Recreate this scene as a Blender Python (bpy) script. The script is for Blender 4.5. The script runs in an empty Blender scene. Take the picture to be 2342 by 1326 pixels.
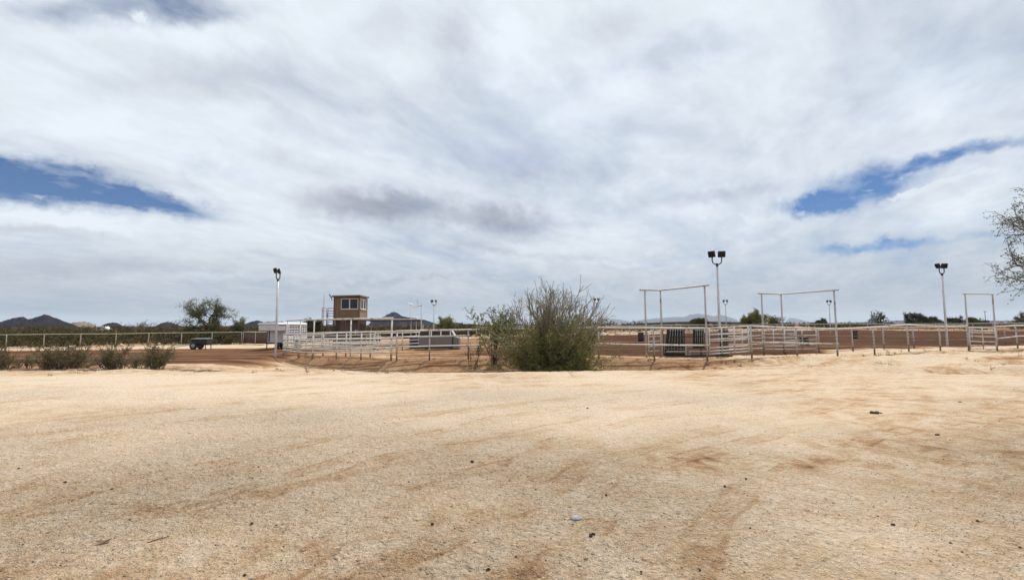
import bpy, math, random
import numpy as np
from mathutils import Vector, Matrix

# ------------------------------------------------------------------ camera, sky, sun, exposure
S = bpy.context.scene
COL = S.collection
F_PX, W_PX, H_PX = 1050.0, 2342.0, 1326.0
EYE = Vector((0.0, 0.0, 1.7))
PITCH = math.atan(79.0 / F_PX)
ROLL = math.radians(0.29)
fwd = Vector((0, math.cos(PITCH), math.sin(PITCH)))
up0 = Vector((0, -math.sin(PITCH), math.cos(PITCH)))
rt0 = Vector((1, 0, 0))
rt = rt0 * math.cos(ROLL) - up0 * math.sin(ROLL)
up = up0 * math.cos(ROLL) + rt0 * math.sin(ROLL)

cam_data = bpy.data.cameras.new("camera")
cam_data.sensor_width = 36.0
cam_data.lens = 36.0 * F_PX / W_PX
cam_data.clip_start = 0.05
cam_data.clip_end = 60000.0
cam = bpy.data.objects.new("camera", cam_data)
COL.objects.link(cam)
m = Matrix.Identity(4)
for i in range(3):
    m[i][0], m[i][1], m[i][2], m[i][3] = rt[i], up[i], -fwd[i], EYE[i]
cam.matrix_world = m
S.camera = cam

S.view_settings.view_transform = 'Standard'
S.view_settings.look = 'None'
S.view_settings.exposure = 0.0
S.view_settings.gamma = 1.0
S.view_settings.use_curve_mapping = False
S.render.engine = 'CYCLES'
S.cycles.max_bounces = 6
S.cycles.diffuse_bounces = 3
S.cycles.transparent_max_bounces = 8
S.cycles.use_denoising = True
S.cycles.denoiser = 'OPENIMAGEDENOISE'
S.cycles.denoising_input_passes = 'RGB_ALBEDO_NORMAL'
S.cycles.sample_clamp_indirect = 4.0

SUN_EL = math.radians(60)
SUN_ROT = math.atan2(0.55, 1.0)
sunvec = Vector((math.sin(SUN_ROT) * math.cos(SUN_EL), math.cos(SUN_ROT) * math.cos(SUN_EL), math.sin(SUN_EL)))


def ray(px, py):
    return fwd + rt * ((px - W_PX / 2) / F_PX) + up * ((H_PX / 2 - py) / F_PX)


def at(px, py, Y):
    d = ray(px, py)
    return EYE + d * (Y / d.y)


class NG:
    """thin helper over a node tree"""
    def __init__(self, tree):
        self.t = tree
        self.n = tree.nodes
        self.l = tree.links

    def node(self, typ, **kw):
        nd = self.n.new(typ)
        for k, v in kw.items():
            setattr(nd, k, v)
        return nd

    def put(self, sock, v):
        if isinstance(v, bpy.types.NodeSocket):
            self.l.new(v, sock)
        elif v is not None:
            if isinstance(v, tuple) and len(v) == 3 and sock.type == 'RGBA':
                v = (*v, 1.0)
            sock.default_value = v

    def math(self, op, a, b=None, c=None, clamp=False):
        nd = self.node('ShaderNodeMath', operation=op, use_clamp=clamp)
        for i, v in enumerate((a, b, c)):
            if v is not None:
                self.put(nd.inputs[i], v)
        return nd.outputs[0]

    def add(self, a, b): return self.math('ADD', a, b)
    def sub(self, a, b): return self.math('SUBTRACT', a, b)
    def mul(self, a, b): return self.math('MULTIPLY', a, b)
    def div(self, a, b): return self.math('DIVIDE', a, b)

    def smooth(self, v, lo, hi, out0=0.0, out1=1.0):
        nd = self.node('ShaderNodeMapRange', interpolation_type='SMOOTHSTEP')
        self.put(nd.inputs[0], v)
        for i, x in zip((1, 2, 3, 4), (lo, hi, out0, out1)):
            self.put(nd.inputs[i], x)
        return nd.outputs[0]

    def mix(self, f, a, b, blend='MIX'):
        nd = self.node('ShaderNodeMix', data_type='RGBA', blend_type=blend)
        self.put(nd.inputs[0], f)
        self.put(nd.inputs[6], a)
        self.put(nd.inputs[7], b)
        return nd.outputs[2]

    def xyz(self, v):
        nd = self.node('ShaderNodeSeparateXYZ')
        self.l.new(v, nd.inputs[0])
        return nd.outputs[0], nd.outputs[1], nd.outputs[2]

    def comb(self, x, y, z):
        nd = self.node('ShaderNodeCombineXYZ')
        for i, v in enumerate((x, y, z)):
            self.put(nd.inputs[i], v)
        return nd.outputs[0]

    def mapping(self, vec, scale=(1, 1, 1), rot=(0, 0, 0), loc=(0, 0, 0)):
        if any(rot):                                   # turn first, then stretch
            r = self.node('ShaderNodeMapping')
            self.l.new(vec, r.inputs[0])
            r.inputs['Rotation'].default_value = rot
            vec, rot = r.outputs[0], (0, 0, 0)
        nd = self.node('ShaderNodeMapping')
        self.l.new(vec, nd.inputs[0])
        nd.inputs['Location'].default_value = loc
        nd.inputs['Rotation'].default_value = rot
        nd.inputs['Scale'].default_value = scale
        return nd.outputs[0]

    def noise(self, vec, scale=1.0, detail=4.0, rough=0.5, dist=0.0, color=False):
        nd = self.node('ShaderNodeTexNoise')
        if vec is not None:
            self.l.new(vec, nd.inputs['Vector'])
        nd.inputs['Scale'].default_value = scale
        nd.inputs['Detail'].default_value = detail
        nd.inputs['Roughness'].default_value = rough
        nd.inputs['Distortion'].default_value = dist
        return nd.outputs['Color' if color else 'Fac']


# ---- world: Nishita sky behind a broken sheet of high cloud, laid out by direction
world = bpy.data.worlds.new("World")
S.world = world
world.use_nodes = True
world.node_tree.nodes.clear()
g = NG(world.node_tree)
SKY_STRENGTH = 0.07
sky = g.node('ShaderNodeTexSky', sky_type='NISHITA')
sky.sun_disc = False
sky.sun_elevation = SUN_EL
sky.sun_rotation = SUN_ROT
sky.altitude = 1500
sky.air_density = 1.0
sky.dust_density = 0.0
sky.ozone_density = 5.0
tc = g.node('ShaderNodeTexCoord')
dx, dy, dz = g.xyz(tc.outputs['Generated'])
zz = g.math('MAXIMUM', dz, 0.0)
den = g.add(zz, 0.22)
pu, pv = g.div(dx, den), g.div(dy, den)
plane = g.comb(pu, pv, 0.0)
pw = g.noise(g.mapping(plane, (0.9, 0.9, 1), (0, 0, 0), (0.4, 3.7, 0)), 1.3, 4, 0.5, 0.0, color=True)
wv = g.node('ShaderNodeVectorMath', operation='MULTIPLY_ADD')
g.put(wv.inputs[0], pw); wv.inputs[1].default_value = (0.35, 0.35, 0); g.put(wv.inputs[2], plane)
plane = wv.outputs[0]
n_big = g.noise(g.mapping(plane, (0.5, 0.9, 1), (0, 0, -0.9), (3.1, 1.7, 0)), 1.0, 3, 0.5, 0.2)
n_mid = g.noise(g.mapping(plane, (0.95, 1.4, 1), (0, 0, -0.95), (7.3, 2.2, 0)), 1.2, 6, 0.5, 0.0)
n_fine = g.noise(g.mapping(plane, (2.0, 3.0, 1), (0, 0, -1.0), (1.3, 5.2, 0)), 1.8, 8, 0.56, 0.1)
n_wisp = g.noise(g.mapping(plane, (5.0, 7.0, 1), (0, 0, -0.9), (4.3, 0.2, 0)), 2.2, 6, 0.60, 0.1)
warp = g.noise(tc.outputs['Generated'], 5.0, 6, 0.6, 0.3, color=True)
wx, wy, wz = g.xyz(warp)
warp2 = g.noise(tc.outputs['Generated'], 22.0, 5, 0.6, 0.2, color=True)
w2x, w2y, w2z = g.xyz(warp2)
warp3 = g.noise(tc.outputs['Generated'], 60.0, 4, 0.6, 0.2, color=True)
w3x, w3y, w3z = g.xyz(warp3)
front = g.math('GREATER_THAN', dy, 0.05)
ys = g.math('MAXIMUM', dy, 0.05)
FX = g.add(g.add(g.div(dx, ys), g.mul(g.sub(wx, 0.5), 0.16)), g.mul(g.sub(w2x, 0.5), 0.05))
FZ = g.add(g.add(g.div(dz, ys), g.mul(g.sub(wy, 0.5), 0.075)), g.add(g.mul(g.sub(w2y, 0.5), 0.045), g.mul(g.sub(w3y, 0.5), 0.018)))


def dir_xy(px, py):
    d = ray(px, py)
    return d.x / d.y, d.z / d.y


def blob(px, py, rx, ry, rot, soft=0.25, hard=1.0):
    """soft ellipse in the sky around a direction; radii in pixels of the photograph"""
    cx, cz = dir_xy(px, py)
    ax, az = g.sub(FX, cx), g.sub(FZ, cz)
    c, s = math.cos(rot), math.sin(rot)
    u = g.div(g.add(g.mul(ax, c), g.mul(az, s)), rx / F_PX)
    v = g.div(g.sub(g.mul(az, c), g.mul(ax, s)), ry / F_PX)
    r = g.math('SQRT', g.add(g.mul(u, u), g.mul(v, v)))
    return g.mul(g.smooth(r, hard, soft, 0.0, 1.0), front)


def total(items):
    o = items[0]
    for i in items[1:]:
        o = g.math('ADD', o, i)
    return o


holes = total([
    g.mul(blob(-40, 395, 270, 84, -0.14, 0.0, 1.2), 1.25), g.mul(blob(170, 428, 270, 66, -0.20, 0.0, 1.2), 1.15), g.mul(blob(370, 468, 190, 34, -0.2, 0.0, 1.2), 0.85),
    g.mul(blob(2240, 345, 220, 26, 0.24, 0.0, 1.2), 0.85), g.mul(blob(2000, 425, 240, 70, 0.27, 0.0, 1.2), 1.1), g.mul(blob(1860, 470, 140, 30, 0.12, 0.0, 1.2), 0.9),
    g.mul(blob(2010, 563, 240, 20, 0.03, 0.0, 1.2), 0.8), g.mul(blob(2260, 545, 140, 16, 0.05, 0.0, 1.1), 0.4),
    g.mul(blob(330, 10, 350, 95, 0.05, 0.0, 1.1), 0.74), g.mul(blob(100, 40, 220, 60, -0.2, 0.0), 0.35), g.mul(blob(500, 40, 260, 50, 0.1, 0.0), 0.3),
    g.mul(blob(1620, 110, 330, 110, 0.1, 0.0), 0.36), g.mul(blob(1400, 160, 200, 70, 0.2, 0.0), 0.2),
    g.mul(blob(90, 560, 300, 60, -0.05, 0.0), 0.32), g.mul(blob(1500, 600, 600, 24, 0.0, 0.0), 0.25), g.mul(blob(480, 390, 260, 50, -0.3, 0.0), 0.28),
])
puffs = total([
    g.mul(blob(345, 42, 80, 34, -0.4, 0.0), 0.42), g.mul(blob(235, 45, 90, 30, -0.3, 0.0), 0.36),
    g.mul(blob(2150, 430, 230, 13, 0.25, 0.1), 0.6), g.mul(blob(2090, 398, 50, 14, 0.3, 0.1), 0.5),
    g.mul(blob(2000, 438, 40, 9, 0.1, 0.0), 0.45), g.mul(blob(85, 442, 60, 10, -0.2, 0.0), 0.3),
    g.mul(blob(1825, 484, 50, 14, 0.1, 0.0), 0.7),
])
darks = total([
    g.mul(blob(800, 465, 260, 50, -0.08, 0.0), 0.7), g.mul(blob(960, 482, 430, 70, -0.10, 0.0), 0.85), g.mul(blob(1170, 512, 180, 50, -0.12, 0.0), 0.75), g.mul(blob(1100, 560, 130, 40, 0.0, 0.0), 0.4), g.mul(blob(1060, 70, 130, 140, 0.5, 0.0), 0.6),
    g.mul(blob(1400, 60, 170, 90, 0.3, 0.0), 0.40), g.mul(blob(150, 610, 450, 45, 0.0, 0.0), 0.35), g.mul(blob(420, 190, 380, 70, 0.05, 0.0), 0.42),
    g.mul(blob(1650, 450, 260, 24, 0.1, 0.0), 0.4), g.mul(blob(880, 60, 150, 100, 0.4, 0.0), 0.42), g.mul(blob(650, 370, 260, 60, -0.3, 0.0), 0.35),
    g.mul(blob(1250, 410, 240, 40, 0.1, 0.0), 0.25), g.mul(blob(100, 530, 260, 18, -0.05, 0.0), 0.4), g.mul(blob(900, 635, 500, 12, 0.0, 0.0), 0.25), g.mul(blob(1250, 580, 340, 14, -0.08, 0.0), 0.3),
])
lights_ = total([
    g.mul(blob(1280, 270, 420, 190, 0.2, 0.0), 0.5), g.mul(blob(2150, 180, 330, 150, 0.2, 0.0), 0.55), g.mul(blob(900, 330, 500, 90, -0.05, 0.0), 0.35), g.mul(blob(1150, 100, 130, 200, 0.0, 0.0), 0.35), g.mul(blob(450, 90, 300, 60, -0.1, 0.0), 0.4),
    g.mul(blob(2200, 500, 260, 50, 0.15, 0.0), 0.55), g.mul(blob(130, 500, 330, 36, -0.14, 0.0), 0.65), g.mul(blob(150, 290, 300, 60, 0.0, 0.0), 0.3), g.mul(blob(1450, 600, 200, 14, -0.05, 0.0), 0.5), g.mul(blob(400, 630, 400, 18, 0.0, 0.0), 0.4),
])
# optical thickness of the cloud sheet
thick = g.add(g.add(g.mul(n_big, 0.55), g.mul(n_mid, 0.45)), g.mul(g.sub(n_fine, 0.5), 0.25))
alpha_any = g.smooth(thick, 0.28, 0.56, 0.60, 0.985)
veil = g.smooth(g.add(g.mul(n_wisp, 0.55), g.mul(n_fine, 0.45)), 0.36, 0.62)
cover = g.sub(alpha_any, g.mul(g.smooth(holes, 0.0, 1.15), g.sub(1.10, g.mul(veil, 0.36))))
n_puff = g.noise(tc.outputs['Generated'], 26.0, 7, 0.6, 0.3)
puff_mask = g.smooth(g.add(g.mul(puffs, 1.1), g.mul(g.sub(n_puff, 0.5), 2.4)), 0.15, 1.3)
cover = g.add(cover, g.mul(puff_mask, g.smooth(puffs, 0.0, 0.3)))
cover = g.math('ADD', cover, 0.0, clamp=True)
cover = g.math('MINIMUM', g.math('MAXIMUM', cover, 0.02), 0.985)
# brightness of the sheet: thinner sheet is brighter, thick parts go grey
elev = g.smooth(dz, -0.03, 0.22)
tone = g.add(g.add(0.445, g.mul(elev, 0.39)), g.mul(g.sub(n_mid, 0.5), 0.22))
tone = g.add(tone, g.mul(g.sub(n_fine, 0.5), 0.21))
tone = g.add(tone, g.mul(g.sub(n_wisp, 0.5), 0.19))
tone = g.add(tone, g.mul(g.sub(n_big, 0.5), 0.22))
tone = g.sub(tone, g.mul(g.math('MINIMUM', darks, 1.2), 0.32))
tone = g.add(tone, g.mul(lights_, 0.25))
tone = g.math('MINIMUM', g.math('MAXIMUM', tone, 0.28), 0.93)
tint = g.mix(g.smooth(tone, 0.30, 0.75), (0.855, 0.995, 1.165), (0.925, 1.0, 1.075))
tint = g.mix(g.mul(g.math('MINIMUM', darks, 1.0), 0.8), tint, (0.915, 0.972, 1.125))
cl = g.node('ShaderNodeVectorMath', operation='SCALE')
g.put(cl.inputs[0], tint)
g.put(cl.inputs['Scale'], g.div(tone, SKY_STRENGTH))
skycol = g.mix(cover, g.mix(1.0, sky.outputs[0], (0.58, 0.84, 1.08), 'MULTIPLY'), cl.outputs[0])
bg = g.node('ShaderNodeBackground')
g.put(bg.inputs['Color'], skycol)
bg.inputs['Strength'].default_value = SKY_STRENGTH
wo = g.node('ShaderNodeOutputWorld')
g.l.new(bg.outputs[0], wo.inputs['Surface'])
world.cycles.sampling_method = 'MANUAL'
world.cycles.sample_map_resolution = 1024

sun_data = bpy.data.lights.new("sun", 'SUN')
sun_data.energy = 4.9
sun_data.angle = math.radians(0.53)
sun_data.color = (1.0, 0.955, 0.89)
sun = bpy.data.objects.new("sun", sun_data)
sun.rotation_euler = (-sunvec).to_track_quat('-Z', 'Y').to_euler()
sun.location = (0, 0, 40)
COL.objects.link(sun)


# ------------------------------------------------------------------ small tools
def tag(o, label=None, cat=None, group=None, kind=None):
    if label: o['label'] = label
    if cat: o['category'] = cat
    if group: o['group'] = group
    if kind: o['kind'] = kind
    return o


def empty(name, loc=(0, 0, 0), rz=0.0, label=None, cat=None, group=None):
    o = bpy.data.objects.new(name, None)
    o.location = loc
    o.rotation_euler = (0, 0, rz)
    o.empty_display_size = 0.2
    COL.objects.link(o)
    return tag(o, label, cat, group)


def link_mesh(name, me, mat, parent=None, loc=None, smooth=False):
    o = bpy.data.objects.new(name, me)
    if mat is not None and len(me.materials) == 0:
        for mm in (mat if isinstance(mat, (list, tuple)) else [mat]):
            me.materials.append(mm)
    COL.objects.link(o)
    if parent is not None: o.parent = parent
    if loc is not None: o.location = loc
    return o


class MB:
    """collects shapes into one mesh"""
    def __init__(self):
        self.v, self.f, self.mi, self.sm = [], [], [], []

    def face(self, idx, mi=0, smooth=False):
        self.f.append(idx); self.mi.append(mi); self.sm.append(smooth)

    def box(self, lo, hi, mi=0, mat4=None):
        x0, y0, z0 = lo; x1, y1, z1 = hi
        b = len(self.v)
        pts = [(x0, y0, z0), (x1, y0, z0), (x1, y1, z0), (x0, y1, z0), (x0, y0, z1), (x1, y0, z1), (x1, y1, z1), (x0, y1, z1)]
        if mat4 is not None: pts = [tuple(mat4 @ Vector(p)) for p in pts]
        self.v += pts
        for q in ((0, 3, 2, 1), (4, 5, 6, 7), (0, 1, 5, 4), (1, 2, 6, 5), (2, 3, 7, 6), (3, 0, 4, 7)):
            self.face([b + i for i in q], mi)
        return self

    def bevel_box(self, lo, hi, r, mi=0, mat4=None):
        """box with chamfered vertical and horizontal edges"""
        x0, y0, z0 = lo; x1, y1, z1 = hi
        b = len(self.v)
        rings = []
        for z, ins in ((z0, r), (z0 + r, 0), (z1 - r, 0), (z1, r)):
            a0, a1, b0, b1 = x0 + ins, x1 - ins, y0 + ins, y1 - ins
            ring = [(a0 + r, b0, z), (a1 - r, b0, z), (a1, b0 + r, z), (a1, b1 - r, z), (a1 - r, b1, z), (a0 + r, b1, z), (a0, b1 - r, z), (a0, b0 + r, z)]
            rings.append(ring)
        for ring in rings:
            self.v += [tuple(mat4 @ Vector(p)) if mat4 is not None else p for p in ring]
        for k in range(3):
            for i in range(8):
                j = (i + 1) % 8
                self.face([b + k * 8 + i, b + k * 8 + j, b + k * 8 + 8 + j, b + k * 8 + 8 + i], mi)
        self.face([b + i for i in range(7, -1, -1)], mi)
        self.face([b + 24 + i for i in range(8)], mi)
        return self

    def prism(self, poly, axis_from, axis_to, mi=0):
        """poly: (y,z) outline pulled along x"""
        b = len(self.v); n = len(poly)
        for x in (axis_from, axis_to):
            self.v += [(x, p[0], p[1]) for p in poly]
        self.face([b + i for i in range(n)], mi)
        self.face([b + n + i for i in range(n - 1, -1, -1)], mi)
        for i in range(n):
            j = (i + 1) % n
            self.face([b + j, b + i, b + n + i, b + n + j], mi)
        return self

    def tube(self, pts, rad, sides=6, cap=True, mi=0, smooth=True):
        n = len(pts)
        if not hasattr(rad, '__len__'): rad = [rad] * n
        b = len(self.v)
        P = [Vector(p) for p in pts]
        t0 = (P[1] - P[0]).normalized()
        ref = Vector((0, 0, 1)) if abs(t0.z) < 0.9 else Vector((1, 0, 0))
        u = t0.cross(ref).normalized()
        for i in range(n):
            t = (P[min(i + 1, n - 1)] - P[max(i - 1, 0)])
            if t.length < 1e-9: t = t0
            t = t.normalized()
            u = (u - t * u.dot(t))
            u = u.normalized() if u.length > 1e-6 else t.orthogonal().normalized()
            w = t.cross(u)
            for k in range(sides):
                a = 2 * math.pi * k / sides
                self.v.append(tuple(P[i] + (u * math.cos(a) + w * math.sin(a)) * rad[i]))
        for i in range(n - 1):
            for k in range(sides):
                k2 = (k + 1) % sides
                self.face([b + i * sides + k, b + i * sides + k2, b + (i + 1) * sides + k2, b + (i + 1) * sides + k], mi, smooth)
        if cap:
            self.face([b + k for k in range(sides - 1, -1, -1)], mi)
            self.face([b + (n - 1) * sides + k for k in range(sides)], mi)
        return self

    def lathe(self, prof, sides=16, center=(0, 0, 0), axis='z', mi=0, smooth=True):
        b = len(self.v); n = len(prof)
        for r, h in prof:
            for k in range(sides):
                a = 2 * math.pi * k / sides
                c, s = r * math.cos(a), r * math.sin(a)
                p = (c, s, h) if axis == 'z' else ((h, c, s) if axis == 'x' else (s, h, c))
                self.v.append((p[0] + center[0], p[1] + center[1], p[2] + center[2]))
        for i in range(n - 1):
            for k in range(sides):
                k2 = (k + 1) % sides
                self.face([b + i * sides + k, b + i * sides + k2, b + (i + 1) * sides + k2, b + (i + 1) * sides + k], mi, smooth)
        self.face([b + k for k in range(sides - 1, -1, -1)], mi)
        self.face([b + (n - 1) * sides + k for k in range(sides)], mi)
        return self

    def mesh(self, name):
        me = bpy.data.meshes.new(name)
        me.from_pydata(self.v, [], self.f)
        me.polygons.foreach_set('material_index', self.mi)
        me.polygons.foreach_set('use_smooth', self.sm)
        me.update()
        return me

    def build(self, name, mat, parent=None, loc=None):
        return link_mesh(name, self.mesh(name), mat, parent, loc)


def quads_mesh(name, V, F4, smooth=False):
    """numpy arrays to a mesh of quads"""
    me = bpy.data.meshes.new(name)
    nv, nf = len(V), len(F4)
    k = F4.shape[1]
    me.vertices.add(nv)
    me.vertices.foreach_set('co', np.ascontiguousarray(V, dtype=np.float32).ravel())
    me.loops.add(nf * k)
    me.loops.foreach_set('vertex_index', np.ascontiguousarray(F4, dtype=np.int32).ravel())
    me.polygons.add(nf)
    me.polygons.foreach_set('loop_start', np.arange(0, nf * k, k, dtype=np.int32))
    me.polygons.foreach_set('loop_total', np.full(nf, k, dtype=np.int32))
    me.polygons.foreach_set('use_smooth', np.full(nf, smooth, dtype=bool))
    me.update(calc_edges=True)
    return me


# ---- value noise on numpy arrays
def _hash(ix, iy, seed):
    h = (ix.astype(np.int64) * 374761393 + iy.astype(np.int64) * 668265263 + seed * 2246822519) & 0xFFFFFFFF
    h = ((h ^ (h >> 13)) * 1274126177) & 0xFFFFFFFF
    h = h ^ (h >> 16)
    return (h & 0xFFFF) / 65535.0


def vnoise(x, y, seed=0):
    ix, iy = np.floor(x), np.floor(y)
    fx, fy = x - ix, y - iy
    fx = fx * fx * fx * (fx * (fx * 6 - 15) + 10); fy = fy * fy * fy * (fy * (fy * 6 - 15) + 10)
    a, b = _hash(ix, iy, seed), _hash(ix + 1, iy, seed)
    c, d = _hash(ix, iy + 1, seed), _hash(ix + 1, iy + 1, seed)
    return (a * (1 - fx) + b * fx) * (1 - fy) + (c * (1 - fx) + d * fx) * fy - 0.5


def fbm(x, y, octaves=4, seed=0, gain=0.5):
    o, amp = 0.0, 1.0
    for k in range(octaves):
        o = o + amp * vnoise(x * 2 ** k + 17.3 * k, y * 2 ** k - 9.1 * k, seed + k)
        amp *= gain
    return o


def sst(t):
    t = np.clip(t, 0, 1)
    return t * t * (3 - 2 * t)


FENCE_X = np.array([-60, -34, -16.5, -14.2, -6.3, -4.2, -2.4, 0, 4.2, 6.5, 8.8, 11.2, 14, 16.9, 19.4, 23.5, 26.4, 28.4, 30.5, 60, 120])
FENCE_Y = np.array([48, 46, 33.8, 30.5, 23.7, 23.3, 23.6, 23.6, 22.3, 21, 20.7, 21.3, 22.6, 23.8, 24.8, 26.5, 27.9, 28.5, 28.9, 41, 66])
FAR_X = np.array([-60, -33, -20, -6, 8, 19.4, 53, 78, 86, 100, 140])
FAR_Y = np.array([47, 57, 62, 64, 69, 76, 104, 112, 106, 84, 60])


def ground_parts(x, y, detail=True):
    x = np.asarray(x, dtype=np.float64); y = np.asarray(y, dtype=np.float64)
    h = -0.62 * sst(-x / 30.0) * sst((y - 13) / 28.0)
    h = h - 0.10 * sst((6 - x) / 8) * sst((x + 26) / 10) * sst((y - 20) / 4)
    crest = 16.1 + 0.35 * vnoise(x * 0.22, x * 0 + 3.3, 5) * 2 + 0.15 * vnoise(x * 0.9, x * 0 + 1.3, 6)
    # bank falling steeply from the fence into a ditch, then up to the edge of the lot
    fy = FENCEY(x)
    t = fy - y + 0.25 * vnoise(x * 0.6, y * 0.6, 8)
    amt = (0.50 + 0.10 * vnoise(x * 0.35, x * 0 + 7.7, 9)) * sst((x + 16.8) / 5) * (1 - sst((x - 5.6) / 4.2))
    fall = sst((t - 0.05) / 1.35)
    steep = sst((y - crest) / 1.5)
    slow = np.clip((y - crest) / np.maximum(fy - 1.4 - crest, 0.5), 0, 1)
    w = sst((x + 8.5) / 4.5)
    h = h - amt * fall * (steep * w + slow * (1 - w))
    h = h + 0.05 * np.exp(-((y - crest + 0.5) / 0.9) ** 2) * sst((x + 6) / 4) * (1 - sst((x - 9) / 4))
    h = h + 0.10 * sst((x + 18) / 3) * (1 - sst((x + 6.5) / 4)) * np.exp(-((y - 20.5) / 2.6) ** 2)
    # worn mounds and ruts at the right between the lot and the fence
    mr = sst((x - 7.0) / 5) * sst((y - 14.8) / 1.8) * (1 - sst((y - FENCEY(x) + 1.0) / 2.0))
    h = h + mr * (0.46 * fbm(x * 0.17 + 5, y * 0.62 - x * 0.11, 3, 31) + 0.15 * fbm(x * 0.5, y * 1.9 - x * 0.3, 3, 33))
    # left bank
    ml = sst((-x - 9) / 4) * sst((y - 16.0) / 1.5) * (1 - sst((y - 23) / 3))
    h = h + ml * (0.16 * fbm(x * 0.25, y * 0.6, 3, 41) - 0.05)
    h = h + 0.10 * fbm(x * 0.09, y * 0.09, 3, 11) * sst(y / 8)
    if detail:
        near = 1 - sst((y - 22) / 25)
        u = 0.77 * x + 0.63 * y; w = -0.63 * x + 0.77 * y
        h = h + near * 0.030 * fbm(u * 0.16, w * 1.1 + 0.5 * vnoise(u * 0.2, w * 0.2, 3), 4, 51)
        h = h + near * 0.022 * fbm(x * 1.3, y * 1.3, 4, 61)
        h = h + near * 0.010 * fbm(x * 5.5, y * 5.5, 3, 71, 0.6)
        fy_ = sst((y - FENCEY(x) - 1.5) / 1.5)
        arena = fy_ * (1 - sst((y - FARY(x) + 1) / 2.0))
        h = h + arena * (0.05 * fbm(x * 0.4, y * 3.2, 3, 81) + 0.03 * vnoise(x * 3, y * 4, 83))
    return h


def FENCEY(x): return np.interp(x, FENCE_X, FENCE_Y)
def FARY(x): return np.interp(x, FAR_X, FAR_Y)


def gz(x, y): return float(ground_parts(np.array([x]), np.array([y]), False)[0])


def gp(px, py, Y, sink=0.0):
    p = at(px, py, Y)
    return Vector((p.x, p.y, gz(p.x, p.y) - sink))


# ------------------------------------------------------------------ materials
def new_mat(name):
    mt = bpy.data.materials.new(name)
    mt.use_nodes = True
    mt.node_tree.nodes.clear()
    gg = NG(mt.node_tree)
    out = gg.node('ShaderNodeOutputMaterial')
    b = gg.node('ShaderNodeBsdfPrincipled')
    gg.l.new(b.outputs[0], out.inputs['Surface'])
    return mt, gg, b


def objco(gg):
    return gg.node('ShaderNodeTexCoord').outputs['Object']


def worn(name, base, alt, scale=6.0, lo=0.45, hi=0.65, rough=0.5, metal=0.0, bump=0.0, stretch=(1, 1, 1)):
    mt, gg, b = new_mat(name)
    co = gg.mapping(objco(gg), stretch)
    n = gg.noise(co, scale, 6, 0.62, 0.2)
    n2 = gg.noise(co, scale * 5, 3, 0.6)
    c = gg.mix(gg.smooth(n, lo, hi), base, alt)
    c = gg.mix(gg.mul(gg.sub(n2, 0.35), 0.25), c, tuple(x * 0.6 for x in base))
    gg.put(b.inputs['Base Color'], c)
    gg.put(b.inputs['Roughness'], gg.add(rough - 0.1, gg.mul(n2, 0.25)))
    b.inputs['Metallic'].default_value = metal
    if bump:
        bp = gg.node('ShaderNodeBump')
        bp.inputs['Strength'].default_value = bump
        bp.inputs['Distance'].default_value = 0.01
        gg.put(bp.inputs['Height'], n2)
        gg.put(b.inputs['Normal'], bp.outputs[0])
    return mt


M = {}
M['white_pipe'] = worn('white_pipe', (0.58, 0.555, 0.51), (0.25, 0.175, 0.125), 3.2, 0.53, 0.68, 0.42, 0.0, 0.15)
M['cream_pipe'] = worn('cream_pipe', (0.38, 0.35, 0.29), (0.26, 0.20, 0.14), 3.0, 0.5, 0.7, 0.55, 0.0, 0.15)
M['grey_pipe'] = worn('grey_pipe', (0.43, 0.415, 0.395), (0.25, 0.17, 0.12), 3.0, 0.52, 0.72, 0.5, 0.1, 0.15)
M['cable'] = worn('cable', (0.07, 0.05, 0.04), (0.14, 0.09, 0.06), 20, 0.4, 0.6, 0.6, 0.5)
M['rusty_pipe'] = worn('rusty_pipe', (0.16, 0.10, 0.07), (0.36, 0.31, 0.27), 5, 0.5, 0.7, 0.7, 0.1)
M['galvanised'] = worn('galvanised', (0.55, 0.54, 0.54), (0.42, 0.38, 0.36), 3.5, 0.45, 0.7, 0.4, 0.3)
M['black_metal'] = worn('black_metal', (0.02, 0.02, 0.022), (0.05, 0.045, 0.04), 8, 0.5, 0.7, 0.5, 0.2)
M['lens'] = worn('lens', (0.09, 0.10, 0.11), (0.14, 0.14, 0.14), 10, 0.4, 0.7, 0.15)
M['tan_siding'] = None
M['dark_brown'] = worn('dark_brown', (0.075, 0.05, 0.036), (0.11, 0.075, 0.055), 3, 0.4, 0.7, 0.7)
M['door_brown'] = worn('door_brown', (0.115, 0.062, 0.045), (0.14, 0.085, 0.06), 4, 0.4, 0.7, 0.6)
M['trim_white'] = worn('trim_white', (0.62, 0.60, 0.54), (0.55, 0.5, 0.42), 5, 0.55, 0.75, 0.5)
M['trim_brown'] = worn('trim_brown', (0.11, 0.07, 0.045), (0.16, 0.105, 0.065), 5, 0.4, 0.7, 0.6)
M['white_paint'] = worn('white_paint', (0.82, 0.82, 0.82), (0.62, 0.58, 0.52), 2.5, 0.58, 0.8, 0.35)
M['alu'] = worn('aluminium', (0.62, 0.63, 0.64), (0.48, 0.46, 0.44), 4, 0.5, 0.75, 0.35, 0.6)
M['rubber'] = worn('rubber', (0.022, 0.022, 0.022), (0.05, 0.045, 0.04), 12, 0.5, 0.7, 0.85)
M['rim'] = worn('rim', (0.35, 0.34, 0.33), (0.2, 0.17, 0.15), 8, 0.5, 0.7, 0.45, 0.5)
M['barrel_black'] = worn('barrel_black', (0.028, 0.026, 0.028), (0.06, 0.05, 0.045), 5, 0.5, 0.75, 0.55)
M['barrel_blue'] = worn('barrel_blue', (0.025, 0.035, 0.075), (0.05, 0.055, 0.08), 5, 0.5, 0.75, 0.5)
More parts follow.
